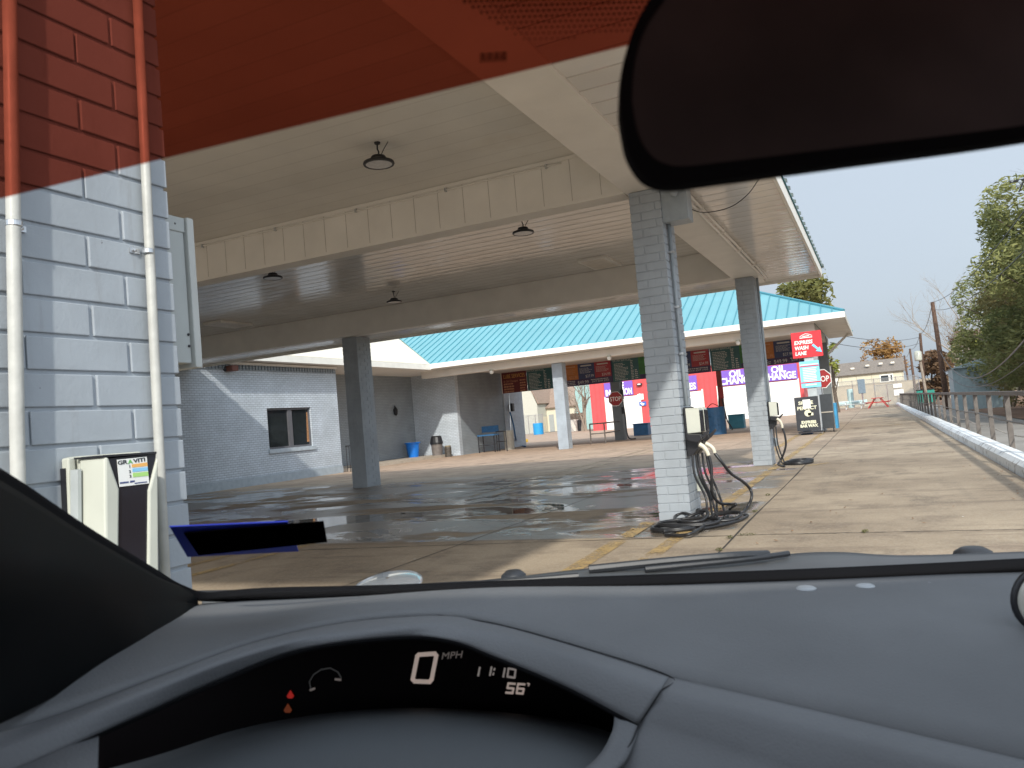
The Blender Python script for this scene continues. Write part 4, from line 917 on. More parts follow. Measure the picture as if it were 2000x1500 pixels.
# teal sheet building end left of the garage
ty_ = 90.0; tx0, tx1 = P(1126,800,y=ty_).x, P(1168,800,y=ty_).x
tb = thing('teal_shed', (tx0, ty_, 0), 'pale teal metal building behind the bare tree', 'building')
ribbed(tx0, tx1, 0, 5.8, ty_, None, .5).build('wall', mat('pale_teal_siding', (.32,.50,.48), .6, .08), tb)
b = MB(); b.box(tx0, tx1, ty_+.21, ty_+5, 0, 5.8); b.build('side', MATS['pale_teal_siding'], tb)

# ================================================================== HOUSES, FENCES AND DRUMS SEEN THROUGH THE BAYS
def at_y(px, py, y): return P(px, py, y=y)
h = thing('beige_house', (-35, 96, 0), 'beige house with brown shingled gable seen through the left bay', 'house')
hy = 95.0; a = at_y(1040,770,hy); c = at_y(1100,770,hy)
cream_wall = mat('cream_stucco', (.66,.60,.47), .8, .06)
b = MB(); b.box(a.x-3, c.x+1.5, hy, hy+7, 0, 3.1); b.build('wall', cream_wall, h)
b = MB(); b.add([(a.x-3.4,hy-.4,3.1),(c.x+1.9,hy-.4,3.1),(c.x+.2,hy+4.0,5.9),(a.x-1.6,hy+4.0,5.9),(c.x+1.9,hy+8,3.1),(a.x-3.4,hy+8,3.1)], [(0,1,2,3),(1,4,2),(3,2,4,5),(0,3,5)]); b.build('roof', mat('brown_shingles', (.30,.22,.17), .9, .2, 5), h, solid=.12)
a1, a2 = at_y(1072,812,hy), at_y(1084,840,hy); b = MB(); b.box(a1.x,a2.x,hy-.05,hy-.001,0,2.2); b.build('door', mat('grey_door', (.35,.37,.37), .5), h)
b = MB(); b.box(at_y(1054,800,hy).x, at_y(1068,800,hy).x, hy-1.6, hy-.002, 0, 2.0); b.build('porch_block', cream_wall, h)
h = thing('grey_gabled_house', (-41, 90, 0), 'pale grey gabled house at the left edge of the bay opening', 'house')
hy = 92.0; a = at_y(1018,760,hy).x; c = at_y(1046,760,hy).x
b = MB(); b.prism([Vector((a-3,hy,0)), Vector((c,hy,0)), Vector((c,hy,3.6)), Vector(((a+c)/2,hy,6.2)), Vector((a-.6,hy,4.9)), Vector((a-2,hy,6.6)), Vector((a-3,hy,6.6))], (0,8,0)); b.build('wall', mat('pale_grey_siding', (.50,.49,.42), .8, .05), h)
rf = MB(); hz = [Vector((a-2,hy-.1,6.8)), Vector((a-.6,hy-.1,5.05)), Vector(((a+c)/2,hy-.1,6.4)), Vector((c+.3,hy-.1,3.7))]
rf.grid([hz, [p+Vector((0,8.3,0)) for p in hz]]); rf.build('roof', mat('brown_shingles', (.3,.22,.17)), h, solid=.15)
t = thing('chain_link_fence', (-36, 84, 0), 'grey chain link fence in front of the gabled house', 'fence')
fm = bpy.data.materials.new('chain_link'); fm.use_nodes = True; n = fm.node_tree; bb = n.nodes['Principled BSDF']; bb.inputs['Base Color'].default_value = (.3,.3,.29,1)
tcn = N(n, 'UVMap'); sp = N(n, 'SeparateXYZ'); link(n, tcn.outputs[0], sp.inputs[0])
d1 = math_(n, 'ABSOLUTE', math_(n, 'SUBTRACT', math_(n, 'FRACT', math_(n, 'MULTIPLY', math_(n, 'ADD', sp.outputs[0], sp.outputs[1]), 9)), .5))
d2 = math_(n, 'ABSOLUTE', math_(n, 'SUBTRACT', math_(n, 'FRACT', math_(n, 'MULTIPLY', math_(n, 'SUBTRACT', sp.outputs[0], sp.outputs[1]), 9)), .5))
link(n, math_(n, 'LESS_THAN', math_(n, 'MINIMUM', d1, d2), .10), bb.inputs['Alpha']); MATS['chain_link'] = fm
def chain_fence(t, p, q, h_, n_):
    p, q = Vector(p), Vector(q); b = MB(); b.add([p, q, q+Vector((0,0,h_)), p+Vector((0,0,h_))], [(0,1,2,3)]); b.build('mesh_panel', fm, t)
    for i in range(n_+1):
        r_ = p.lerp(q, i/n_); b = MB(); b.cyl(r_, r_+Vector((0,0,h_+.05)), .035, n=6); b.build('post', GALV, t)
    b = MB(); b.tube([p+Vector((0,0,h_)), q+Vector((0,0,h_))], .025, 6); b.build('top_rail', GALV, t)
a, c = P(1020,845,y=84), P(1062,845,y=84); chain_fence(t, (a.x,84,0), (c.x,84,0), 2.2, 3)
a, c = P(1110,800,y=84), P(1142,800,y=84); t = thing('wooden_fence', (a.x, 84, 0), 'weathered brown board fence behind the bare tree', 'fence')
b = MB(); x = a.x
while x < c.x: b.box(x, x+.16, 84, 84.04, 0, 2.0+random.uniform(-.06,.06)); x += .18
b.build('boards', WOODG, t); b = MB(); b.box(a.x,c.x,84.05,84.12,.4,.5); b.box(a.x,c.x,84.05,84.12,1.5,1.6); b.build('rails', WOODG, t)
BR = mat('bright_blue_drum', (.02,.28,.60), .4, .08)
q = P(1052,846,y=80); barrel(q.x, 80, .55, 1.25, BR, 'bright blue drum on the sunlit yard by the chain link fence', 'drums in the sunlit yard')
q = P(1113,841,y=82); barrel(q.x, 82, .4, 1.3, BR, 'bright blue drum right of the pale pillar', 'drums in the sunlit yard')
q = P(1123,840,y=82); barrel(q.x, 82, .5, 1.3, mat('pale_drum', (.6,.56,.5), .5), 'cream drum beside a blue drum in the yard', 'drums in the sunlit yard')
q = P(1134,839,y=82); barrel(q.x, 82, .3, 1.2, BLACK, 'black drum in the sunlit yard', 'drums in the sunlit yard')

# ================================================================== FOLIAGE
def leaf_mat(name, c1, c2, rough=.7):
    m = bpy.data.materials.new(name); m.use_nodes = True; n = m.node_tree; b = n.nodes['Principled BSDF']; b.inputs['Roughness'].default_value = rough; b.inputs['Specular IOR Level'].default_value = .25
    at = N(n, 'Attribute', attribute_name='tint'); c = mixc(n, at.outputs['Fac'], c1, c2); link(n, c, b.inputs['Base Color'])
    tr = N(n, 'BsdfTranslucent'); link(n, c, tr.inputs[0]); ms = N(n, 'MixShader'); ms.inputs[0].default_value = .3
    link(n, b.outputs[0], ms.inputs[1]); link(n, tr.outputs[0], ms.inputs[2]); link(n, ms.outputs[0], n.nodes['Material Output'].inputs[0]); return m
EVER = leaf_mat('evergreen_foliage', (.08,.11,.04), (.34,.34,.13)); OLIVE = leaf_mat('olive_brown_foliage', (.16,.15,.06), (.36,.30,.13))
ORNG = leaf_mat('autumn_foliage', (.30,.15,.05), (.45,.28,.10)); YGRN = leaf_mat('yellow_green_foliage', (.16,.20,.04), (.34,.34,.08)); BRWN = leaf_mat('brown_foliage', (.14,.09,.05), (.24,.15,.09))
BARK = mat('tree_bark', (.11,.085,.065), .9, .3, 8); BARKP = mat('pale_bark', (.30,.25,.20), .9, .2, 8)
def leaves(name, m, parent, blobs, n, s, droop=0, elong=1.0):
    bl = np.array(blobs, float); wts = (bl[:,3]*bl[:,4]*bl[:,5])**.67; idx = rng.choice(len(bl), n, p=wts/wts.sum())
    d = rng.normal(size=(n,3)); d /= np.linalg.norm(d, axis=1)[:,None]; rad = rng.uniform(.45, 1.06, n)**.6
    c = bl[idx,:3] + d*bl[idx,3:6]*rad[:,None]
    # clumping
    cl_ = np.sin(c[:,0]*2.9)+np.sin(c[:,1]*2.3+1)+np.sin(c[:,2]*3.3+2)+rng.normal(0,.7,n); keep = cl_ > -1.1; c = c[keep]; idx = idx[keep]; n = len(c)
    u = rng.normal(size=(n,3)); u[:,2] *= .5; u[:,2] -= droop; u /= np.linalg.norm(u, axis=1)[:,None]
    v = np.cross(u, rng.normal(size=(n,3))); v /= np.linalg.norm(v, axis=1)[:,None]
    sz = s*rng.uniform(.5, 1.3, n)[:,None]; u = u*sz*elong; v = v*sz*.5
    V = np.stack([c-u, c-v*1.0, c+u, c+v], 1).reshape(-1,3)
    Mp = np.array(WM[parent.name].translation) if parent is not None else np.zeros(3)
    V = V - Mp
    me = bpy.data.meshes.new(name); me.vertices.add(len(V)); me.vertices.foreach_set('co', V.ravel()); me.loops.add(4*n); me.loops.foreach_set('vertex_index', np.arange(4*n))
    me.polygons.add(n); me.polygons.foreach_set('loop_start', np.arange(0,4*n,4)); me.polygons.foreach_set('loop_total', np.full(n,4)); me.update(); me.validate()
    tn = rng.uniform(0,1,len(bl))[idx]*.5 + rng.uniform(0,.5,n)
    at = me.attributes.new('tint', 'FLOAT', 'POINT'); at.data.foreach_set('value', np.repeat(tn,4))
    me.materials.append(m); o = bpy.data.objects.new(name, me); COL.objects.link(o)
    if parent is not None: o.parent = parent
    return o
def branches(mb, p, d, L_, r, depth, spread=.55, k=3):
    n_ = 4; pts = [p]; dd = d.normalized()
    for i in range(n_): dd = (dd + Vector((random.gauss(0,.1), random.gauss(0,.1), random.gauss(.02,.08)))).normalized(); pts.append(pts[-1] + dd*L_/n_)
    mb.tube(pts, r, 5, r*.55)
    if depth:
        for i in range(k):
            q = pts[random.choice((2,3,4,4))]; nd = (dd + Vector((random.gauss(0,spread), random.gauss(0,spread), random.gauss(.1,spread*.6)))).normalized()
            branches(mb, q, nd, L_*random.uniform(.6,.8), r*.5, depth-1, spread, k)
def tree(name, x, y, h_, rx, ry, m, n, s, label, cat='tree', group=None, z0=.2, trunk=.18, nb=14, bark=None, droop=0, elong=1.0, zb=-.1):
    t = thing(name, (x,y,zb), label, cat, group)
    b = MB(); b.tube([(x,y,zb),(x+random.uniform(-.2,.2),y,h_*.35),(x+random.uniform(-.4,.4),y,h_*.75)], trunk, 8, trunk*.35); 
    for i in range(6):
        zz_ = h_*random.uniform(.2,.6); a_ = random.uniform(0,6.28); b.tube([(x,y,zz_),(x+math.cos(a_)*rx*.4,y+math.sin(a_)*ry*.4,zz_+h_*.12),(x+math.cos(a_)*rx*.75,y+math.sin(a_)*ry*.75,zz_+h_*.2)], trunk*.35, 5, trunk*.1)
    b.build('trunk', bark or BARK, t)
    bl = []
    for i in range(nb):
        a_ = random.uniform(0,6.28); q = random.uniform(.1,.75); zc = random.uniform(z0+.12,.86)*h_; fall = math.sqrt(max(.1, 1-((zc/h_-(z0+1)/2)/(.6))**2))
        bl.append((x+math.cos(a_)*rx*q*fall, y+math.sin(a_)*ry*q*fall, zc, rx*random.uniform(.25,.45), ry*random.uniform(.25,.45), h_*random.uniform(.09,.17)))
    leaves('crown', m, t, bl, n, s, droop, elong); return t
# big evergreens along the right side drive (positions measured along the verge)
tree('evergreen_tree', 7.9, 29.5, 9.0, 3.7, 4.6, EVER, 80000, .075, 'large dark green tree at the right edge, nearest the camera', group='trees along the right drive', nb=46, elong=1.7, droop=.1, z0=-.05)
tree('evergreen_tree', 7.2, 37.5, 9.6, 3.6, 4.4, EVER, 70000, .08, 'tall green tree just left of the nearest right hand tree', group='trees along the right drive', nb=42, elong=1.7, droop=.1, z0=-.05)
tree('evergreen_tree', 6.9, 45.5, 8.6, 3.3, 4.2, OLIVE, 38000, .085, 'olive brown tree beside the tall wooden pole', group='trees along the right drive', nb=36, elong=1.2, z0=-.05)
tree('evergreen_tree', 6.9, 53.5, 7.4, 3.0, 4.0, EVER, 30000, .09, 'dark evergreen bulging out behind the tall wooden pole', group='trees along the right drive', nb=34, elong=1.2, z0=.05)
tree('evergreen_tree', 12.0, 33, 11.0, 3.8, 5, EVER, 18000, .16, 'dark green tree behind the front row at the far right edge', group='trees along the right drive', nb=20, z0=.05)
tree('leafy_tree', 8.2, 62, 5.6, 2.4, 2.6, YGRN, 7000, .2, 'yellow green small tree behind the wooden pole', group='trees along the right drive', nb=14)
tree('leafy_tree', 10.5, 80, 7.0, 4.5, 4, BRWN, 9000, .24, 'brown leafless looking tree right of the pole row', group='trees far along the drive', nb=18)
tree('leafy_tree', 6.0, 105, 6.0, 3.2, 4, BRWN, 7000, .28, 'rust brown shrubby tree right of the tan townhouse', group='trees far along the drive', nb=14, z0=.0)
tree('leafy_tree', 13, 115, 8.0, 6.5, 5, OLIVE, 9000, .3, 'olive tree behind the far utility poles', group='trees far along the drive', nb=18, z0=.0)
q = P(1727,690,y=165); tree('autumn_tree', q.x, 170, 12.4, 4.3, 4, ORNG, 4500, .28, 'orange autumn tree rising behind the tan townhouse roof', nb=26, z0=.3)
q = P(1560,570,y=75); tree('pine_tree', q.x, 75, 13.0, 2.9, 2.4, leaf_mat('pine_foliage', (.12,.14,.045), (.28,.26,.09)), 2600, .22, 'pine tree showing above the teal roof', nb=12, z0=.62, elong=1.3)
q = P(1638,690,y=70); tree('pine_tree', q.x-.5, 70, 6.2, .8, .8, YGRN, 700, .2, 'thin sprigs of foliage beside the far eave', cat='tree', nb=5, z0=.4)
# bare trees
def bare(x, y, h_, label, depth=4, r=.12, group='bare winter trees', bark=None, sp=.5, k=3, stems=1, ztop=0):
    t = thing('bare_tree', (x,y,0), label, 'tree', group); b = MB()
    for i in range(stems): branches(b, Vector((x+random.uniform(-.3,.3)*(stems>1),y,0)), Vector((random.gauss(0,.18),random.gauss(0,.1),1)), h_*.42, r, depth, sp, k)
    b.build('branches', bark or BARK, t, fix=False); return t
q = P(1140,820,y=79); bare(q.x, 79, 7.8, 'bare tree in front of the teal metal building', 4, .13, bark=BARKP, stems=4)
q = P(1860,700,y=72); bare(6.8, 72, 9.2, 'tall bare branching tree behind the leaning wooden pole', 5, .14, bark=BARKP, sp=.5, k=3, stems=3)
bare(5.9, 47, 3.6, 'pale bare shrub stems beside the metal shed', 3, .05, bark=BARKP, sp=.6, stems=4)
bare(8.6, 23, 9.6, 'bare twigs reaching in at the top right corner', 5, .08, sp=.5, k=3)
q = P(1035,760,y=100); tree('leafy_tree', q.x, 104, 8.5, 3.5, 3, YGRN, 3500, .3, 'yellow green tree behind the gabled houses', nb=10, z0=.4, zb=0)
q = P(1075,760,y=110); tree('leafy_tree', q.x, 112, 8.8, 6, 3, BRWN, 5000, .35, 'brown tree mass behind the beige house', nb=14, z0=.2, zb=0)
# ground plants
GR = leaf_mat('weed_green', (.09,.10,.04), (.20,.19,.09))
for i, (px, py, lab) in enumerate(((1405,1076,'small weed in the slab crack nearest the dashboard'), (1425,1052,'small weed in the crack at the slab corner'), (1475,1000,'tiny weed in the crack beside the cables'), (1690,1040,'small weed on the cross joint of the lane'), (1500,968,'tiny weed further along the lane crack'), (1460,1046,'low weed on the cross joint right of the crack'))):
    q = P(px,py,z=0); t = thing('weed', tuple(q), lab, 'weed', 'weeds growing in the slab joints')
    leaves('leaf_tuft', GR, t, [(q.x,q.y,.015,.03 if i < 5 else .10,.06 if i < 5 else .012,.012)], 60, .009)
b = MB()
for i in range(70):
    x, y = random.uniform(-11, 1.4), random.uniform(6.2, 30); s2 = random.uniform(.008,.022); a_ = random.uniform(0,3)
    b.add([Vector((x+s2*math.cos(a_+k_*1.57)*random.uniform(.6,1.2), y+s2*math.sin(a_+k_*1.57)*random.uniform(.6,1.2), .010+.004*(k_==1))) for k_ in range(4)], [(0,1,2,3)])
tag(b.build('litter', mat('pale_litter', (.62,.60,.55), .7, .3, 3), fix=False), 'tiny pale scraps of litter scattered over the concrete', 'litter', kind='stuff')
# fallen leaves on the lane
b = MB()
for i in range(140):
    x, y = random.uniform(-1.3,1.55), random.uniform(6.5,40); a_ = random.uniform(0,3.1); s2 = random.uniform(.012,.03); u_ = Vector((math.cos(a_),math.sin(a_),0))*s2; v_ = Vector((-math.sin(a_),math.cos(a_),0))*s2*.5
    p = Vector((x if random.random()<.5 else 1.5-abs(random.gauss(0,.2)), y, .012)); b.add([p-u_, p-v_, p+u_+Vector((0,0,.01)), p+v_], [(0,1,2,3)])
tag(b.build('fallen_leaves', mat('dry_leaf', (.22,.13,.07), .8, .4, 3), fix=False), 'scattered dry leaves lying on the lane', 'leaves', kind='stuff')

# ================================================================== RAILING, POLES, WIRES
t = thing('railing', (2.02, 30, 0), 'long brown metal railing behind the white kerb', 'railing')
y = 6.3; ys = []
while y < 88: ys.append(y); y += 2.45
for y in ys:
    b = MB(); b.box(1.985, 2.065, y-.042, y+.042, -.25, 1.03); b.build('post', RAILM, t)
b = MB(); b.box(1.975,2.075,6,88,1.031,1.10); b.build('top_rail', RAILM, t)
b = MB(); b.tube([(2.0+.01*math.sin(y_), y_, .60+.015*math.sin(y_*.7)) for y_ in np.arange(6,88,1.2)], .018, 6); b.build('mid_rail', RAILM, t)
b = MB(); b.tube([(2.1, y_, .36-.05*abs(math.sin(y_*math.pi/4.9))) for y_ in np.arange(6,60,.35)], .012, 5); b.build('lower_cable', mat('pale_cable', (.45,.4,.34), .6), t)
def pole(px, pt, pb, y, label, r=.16, parts=()):
    top = P(px[0], pt, y=y); bot = P(px[1], pb, y=y); bot.z = -.2
    t = thing('utility_pole', tuple(bot), label, 'utility pole', 'wooden utility poles along the drive')
    b = MB(); b.tube([bot, (bot+top)/2, top], r, 12, r*.62); b.build('pole', WOOD, t, smooth=True); return t, top, bot
p1t, T1, B1 = pole((1821,1852), 590, 800, 57, 'tallest leaning wooden pole at the end of the railing', .19)
p2t, T2, B2 = pole((1797,1808), 651, 790, 76, 'second wooden pole with a white cylinder beside it', .17)
p3t, T3, B3 = pole((1777,1790), 681, 780, 98, 'third wooden pole, farther along the drive', .17)
p4t, T4, B4 = pole((1766,1779), 694, 780, 125, 'farthest wooden pole beside the townhouse', .17)
t = thing('transformer', tuple(P(1793,695,y=75.5)), 'white cylindrical transformer on a pale pole', 'transformer')
q = P(1793,695,y=75.5); b = MB(); b.lathe(q, [(.0,-.45),(.28,-.42),(.30,-.3),(.30,.3),(.2,.42),(0,.45)], 16); b.build('tank', WPLA, t, smooth=True); b = MB(); b.cyl(Vector((q.x+.35,75.6,-.2)), Vector((q.x+.1,75.6,q.z)), .11, n=8); b.build('pole', BARKP, t)
def wire(p, q, sag, r, label):
    p, q = Vector(p), Vector(q); b = MB(); b.tube([p.lerp(q, i/24) - Vector((0,0,sag*4*(i/24)*(1-i/24))) for i in range(25)], r, 5)
    tag(b.build('overhead_wire', CABLE), label, 'wire', 'overhead wires')
E1 = P(2010,415,y=20); E2 = P(2010,600,y=24); E3 = P(2010,648,y=22)
wire(T1, P(2020,385,y=22), .5, .015, 'upper wire from the tallest pole to the top right')
wire(T1+Vector((.1,0,-.5)), P(2020,470,y=22), .5, .015, 'wire just below the top one, passing the trees')
wire(T1+(B1-T1)*.45, P(2020,640,y=20), 1.4, .02, 'slack pale wire looping right from the middle of the tallest pole')
wire(T1+(B1-T1)*.62, P(2020,690,y=24), 1.0, .015, 'low slack wire right of the tallest pole')
wire(T1, T2, .5, .02, 'wire between the tallest and second pole'); wire(T2, T3, .5, .02, 'wire between the second and third pole'); wire(T3, T4, .5, .025, 'wire between the third and farthest pole')
wire(T2+Vector((0,0,-.3)), P(1640,655,y=43), .3, .015, 'upper wire from the poles to the far eave'); wire(T2+Vector((0,0,-.8)), P(1622,669,y=42), .4, .015, 'lower wire from the poles to the far eave')
q = P(1990,350,y=26); 
t = thing('power_line_hardware', tuple(q), 'cross arm with insulators at the top right corner', 'utility pole')
b = MB(); b.tube([P(1972,356,y=26), P(2040,342,y=26)], .03, 6); b.tube([P(1990,375,y=26), P(2003,345,y=26)], .02, 6); b.tube([P(2012,330,y=26), P(2018,420,y=26)], .05, 6); b.build('cross_arm', DARK, t)
b = MB()
for px, py in ((1976,352),(1988,362),(1992,356)): b.lathe(P(px,py,y=26), [(.03,-.06),(.06,0),(.03,.06)], 8)
b.build('insulator', PIPEG, t)

# ================================================================== END OF THE LANE
th = thing('townhouse', (-2, 150, 0), 'long tan townhouse with grey shingled roof at the end of the lane', 'house')
ty = 150.0; X0 = -16.0; X1 = 4.4
b = MB(); b.box(X0,X1,ty,ty+9,-.3,4.9); b.build('wall', BEIGE, th)
b = MB(); 
for x_ in np.arange(X0+1, X1, 2.4): b.box(x_,x_+.06,ty-.02,ty-.001,2.9,4.9)
b.build('siding_joint', mat('siding_joint', (.40,.35,.26), .8), th)
b = MB(); b.add([(X0-.3,ty-.5,4.9),(X1+.3,ty-.5,4.9),(X1+.3,ty+4.5,7.2),(X0-.3,ty+4.5,7.2),(X1+.3,ty+9.5,4.9),(X0-.3,ty+9.5,4.9)], [(0,1,2,3),(3,2,4,5)]); b.build('roof', SHING, th, solid=.15)
b = MB(); b.add([(X0,ty-1.6,2.35),(X1+.2,ty-1.6,2.35),(X1+.2,ty-.01,3.05),(X0,ty-.01,3.05)], [(0,1,2,3)]); b.build('porch_roof', SHING, th, solid=.1)
b = MB(); b.box(X0-6, -7.4, ty+4.6, ty+10, 4.9, 7.75); b.build('upper_storey', BEIGE, th)
for px0, px1, py0, py1, m_ in ((1720,1736,734,744,GLASSD),(1739,1743,732,742,GLASSD),(1623,1636,741,753,mat('white_blind', (.7,.7,.68), .5))):
    a, c = P(px0,py0,y=ty), P(px1,py1,y=ty); b = MB(); b.box(a.x-.18,c.x+.18,ty-.08,ty-.002,c.z-.18,a.z+.18); wf = b.build('window', WHITE, th); b = MB(); b.box(a.x,c.x,ty-.1,ty-.081,c.z,a.z); b.build('pane', m_, wf)
b = MB()
for px, py in ((1694,714),(1720,710),(1743,708),(1637,723),(1665,720),(1741,722)): q = P(px,py,y=ty+1.5); b.box(q.x-.3,q.x+.3,ty+1.2,ty+1.8,q.z-.15,q.z+.15)
b.build('roof_vent', CREAMROOF, th)
wl = thing('boundary_wall', (0, 112, 0), 'tan boundary wall across the end of the lane', 'wall')
b = MB(); b.box(-20, 9, 112, 112.3, -.3, 2.5); b.build('wall_face', mat('tan_block', (.50,.42,.31), .85, .1, 1.5), wl)
b = MB(); b.box(-20, 9, 111.96, 112.34, 2.5, 2.62); b.build('coping', mat('tan_coping', (.40,.34,.26), .85), wl)
t = thing('chain_link_fence', (0, 96, 0), 'chain link fence crossing behind the picnic tables', 'fence'); chain_fence(t, (-9,96,-.1), (4.2,96,-.1), 3.0, 6)
t = thing('chain_link_fence', (0.3, 91.5, 0), 'chain link gate at the end of the railing with warning notices', 'fence'); chain_fence(t, (-.2,91.5,-.1), (2.2,91.5,-.1), 2.2, 2)
b = MB(); a = P(1757,770,y=91.3); b.box(a.x-.5,a.x+.4,91.3,91.34,.9,1.5); b.box(a.x-.5,a.x+.3,91.3,91.34,1.7,2.1); b.build('notice', WHTX, t)
def picnic(px, py, m, label):
    q = P(px,py,z=0); x, y = q.x, q.y; t = thing('picnic_table', (x,y,0), label, 'picnic table', 'picnic tables at the end of the lane')
    b = MB(); b.box(x-.95,x+.95,y-.38,y+.38,.73,.78); b.build('table_top', m, t)
    for s2 in (-1,1): b = MB(); b.box(x-.95,x+.95,y+s2*.75-.14,y+s2*.75+.14,.43,.47); b.build('bench', m, t)
    for s2 in (-1,1):
        b = MB(); xx = x+s2*.65
        b.tube([(xx,y-.7,.0),(xx,y-.2,.72)], .045, 4); b.tube([(xx,y+.7,.0),(xx,y+.2,.72)], .045, 4); b.tube([(xx,y-.8,.42),(xx,y+.8,.42)], .045, 4); b.build('leg', m, t)
    return t
p0_ = picnic(1716,796,REDP,'red picnic table at the end of the lane, facing end on'); p0_.rotation_euler = (0,0,1.5); p0_.scale = (1.15,1.15,1.15)
picnic(1640,800,mat('white_table', (.6,.66,.68), .5),'pale blue picnic table left of the red one'); picnic(1668,799,MATS['white_table'],'pale table between the red table and the dark boards')
t = thing('backflow_preventer', tuple(P(1657,795,z=0)), 'pale blue pipe fitting standing behind the pale tables', 'pipe')
q = P(1663,795,y=92); b = MB(); b.cyl((q.x,92,0),(q.x,92,2.0),.3,n=12); b.cyl((q.x-1.2,92,.5),(q.x+1.6,92,.5),.25,n=10); b.build('pipe', mat('pale_teal_pipe', (.42,.58,.58), .5), t)
q = P(1687,795,y=90); t = thing('meter_box', (q.x,90,0), 'blue grey meter box on a stand behind the red table', 'meter box')
b = MB(); b.cyl((q.x,90,0),(q.x,90,1.4),.08,n=8); b.build('stand', GALV, t); b = MB(); b.box(q.x-.35,q.x+.35,89.8,90.1,1.4,2.9); b.build('box', mat('slate_box', (.16,.22,.27), .5), t, bevel=.04)
# shed beyond the railing
sh = thing('metal_shed', (6.2, 52, 0), 'pale blue grey corrugated shed beyond the railing', 'shed')
a = P(1898,750,y=52); c = P(1950,750,y=52)
ribbed(a.x-.9, a.x+1.6, -.2, 2.3, 52, None, .2).build('wall', mat('blue_grey_siding', (.30,.38,.40), .6, .1), sh)
b = MB(); b.box(a.x-.9,a.x+1.6,52.2,55,-.2,2.3); b.build('side', MATS['blue_grey_siding'], sh)
b = MB(); b.prism([(a.x-1.0,51.8,2.3),(a.x+1.7,51.8,2.3),(a.x+.6,51.8,2.75)], (0,3.4,0)); b.build('roof', MATS['blue_grey_siding'], sh)
q = P(1808,778,y=84); t = thing('dumpster', (q.x,84,0), 'green bin behind the railing near the second pole', 'dumpster')
b = MB(); b.box(q.x-.7,q.x+.8,84,85,.0,1.2); b.build('body', mat('green_steel', (.02,.26,.20), .5, .1), t, bevel=.04); b = MB(); b.box(q.x-.75,q.x+.85,83.95,85.05,1.2,1.28); b.build('lid', BLACK, t, bevel=.01)
t = thing('wooden_fence', (9.5, 30, 0), 'low brown wooden fence under the big trees at right', 'fence')
b = MB(); y = 20
while y < 60: b.box(9.5,9.54,y,y+.15,-.1,1.5+random.uniform(-.05,.05)); y += .17
b.build('boards', WOODG, t)
b = MB(); b.box(9.55,9.6,20,60,.3,.4); b.box(9.55,9.6,20,60,1.1,1.2); b.build('rails', WOODG, t)

# ================================================================== THE CAR WE SIT IN
rz = math.atan2(-FW.x, FW.y)
car = thing('car', (0, 0, 0), 'car seen from inside, grey dashboard with dark windshield frame and mirror', 'car', rotz=rz)
DASH = mat('grey_dashboard_vinyl', (.132,.136,.142), .62, .12, 5, .16, 420, spec=.35)
DASHL = mat('grey_hood_vinyl', (.140,.145,.153), .58, .11, 5, .14, 420, spec=.35)
TRIMB = mat('black_interior_trim', (.006,.006,.007), .8, .1, spec=.08)
PIL = mat('dark_pillar_trim', (.003,.0035,.004), .6, .1, spec=.07)
def curve(pts, n=40):                       # resample a smooth curve through (px,py,f) control points
    q = spline([cp(*p) for p in pts], 12); L_ = [0]
    for i in range(1, len(q)): L_.append(L_[-1] + (q[i]-q[i-1]).length)
    out = []; j = 0
    for i in range(n+1):
        s_ = L_[-1]*i/n
        while j < len(q)-2 and L_[j+1] < s_: j += 1
        out.append(q[j].lerp(q[j+1], (s_-L_[j])/max(1e-9, L_[j+1]-L_[j])))
    return out
def pair(ctrlA, ctrlB, n=10):               # matching control points -> matching samples
    return spline([cp(*p) for p in ctrlA], n), spline([cp(*p) for p in ctrlB], n)
def loft(a, b_, rows_=8, bulge=0, up=Vector((0,0,1))):
    out = []
    for i in range(rows_+1):
        t_ = i/rows_; out.append([p.lerp(q, t_) + up*bulge*4*t_*(1-t_) for p, q in zip(a, b_)])
    return out
# windshield glass plane (car frame): z = 1.05 + (1 - f)*.53
def ws(px, py, off=0):
    d = ray(px, py); f = d.dot(FW); r_ = d.dot(RT)
    t_ = (1.05 + .53 - H - off) / (d.z + .53*f); return EYE + d*t_
def wpt(r_, f, off=0): return cl(r_, f, 1.05 + (1-f)*.53 - off)
gm = bpy.data.materials.new('windshield_glass'); gm.use_nodes = True; n = gm.node_tree; n.nodes.clear()
o_ = N(n, 'OutputMaterial'); tb_ = N(n, 'BsdfTransparent'); gb = N(n, 'BsdfGlossy'); gb.inputs['Roughness'].default_value = .02; tb_.inputs[0].default_value = (.97,.985,.98,1)
ms = N(n, 'MixShader'); ms.inputs[0].default_value = .018
link(n, tb_.outputs[0], ms.inputs[1]); link(n, gb.outputs[0], ms.inputs[2]); link(n, ms.outputs[0], o_.inputs[0])
b = MB(); b.add([wpt(-.66,1.0), wpt(1.35,1.0), wpt(1.2,.12), wpt(-.58,.12)], [(0,1,2,3)]); wg = b.build('windshield', gm, car, fix=False)
tm = bpy.data.materials.new('red_tint_film'); tm.use_nodes = True; n = tm.node_tree; n.nodes.clear()
o_ = N(n, 'OutputMaterial'); tb_ = N(n, 'BsdfTransparent'); tb_.inputs[0].default_value = (.37,.085,.054,1); link(n, tb_.outputs[0], o_.inputs[0])
e0, e1 = ws(-500,510,.006), ws(0,388,.006); e2, e3 = ws(1230,88,.006), ws(2300,-180,.006)
tl = [e0, e1, e2, e3]; up_ = [wpt((p.dot(RT))*.9, .13, .006) for p in tl]
b = MB(); b.grid([tl, up_]); tint = b.build('tint_band', tm, wg, fix=False)
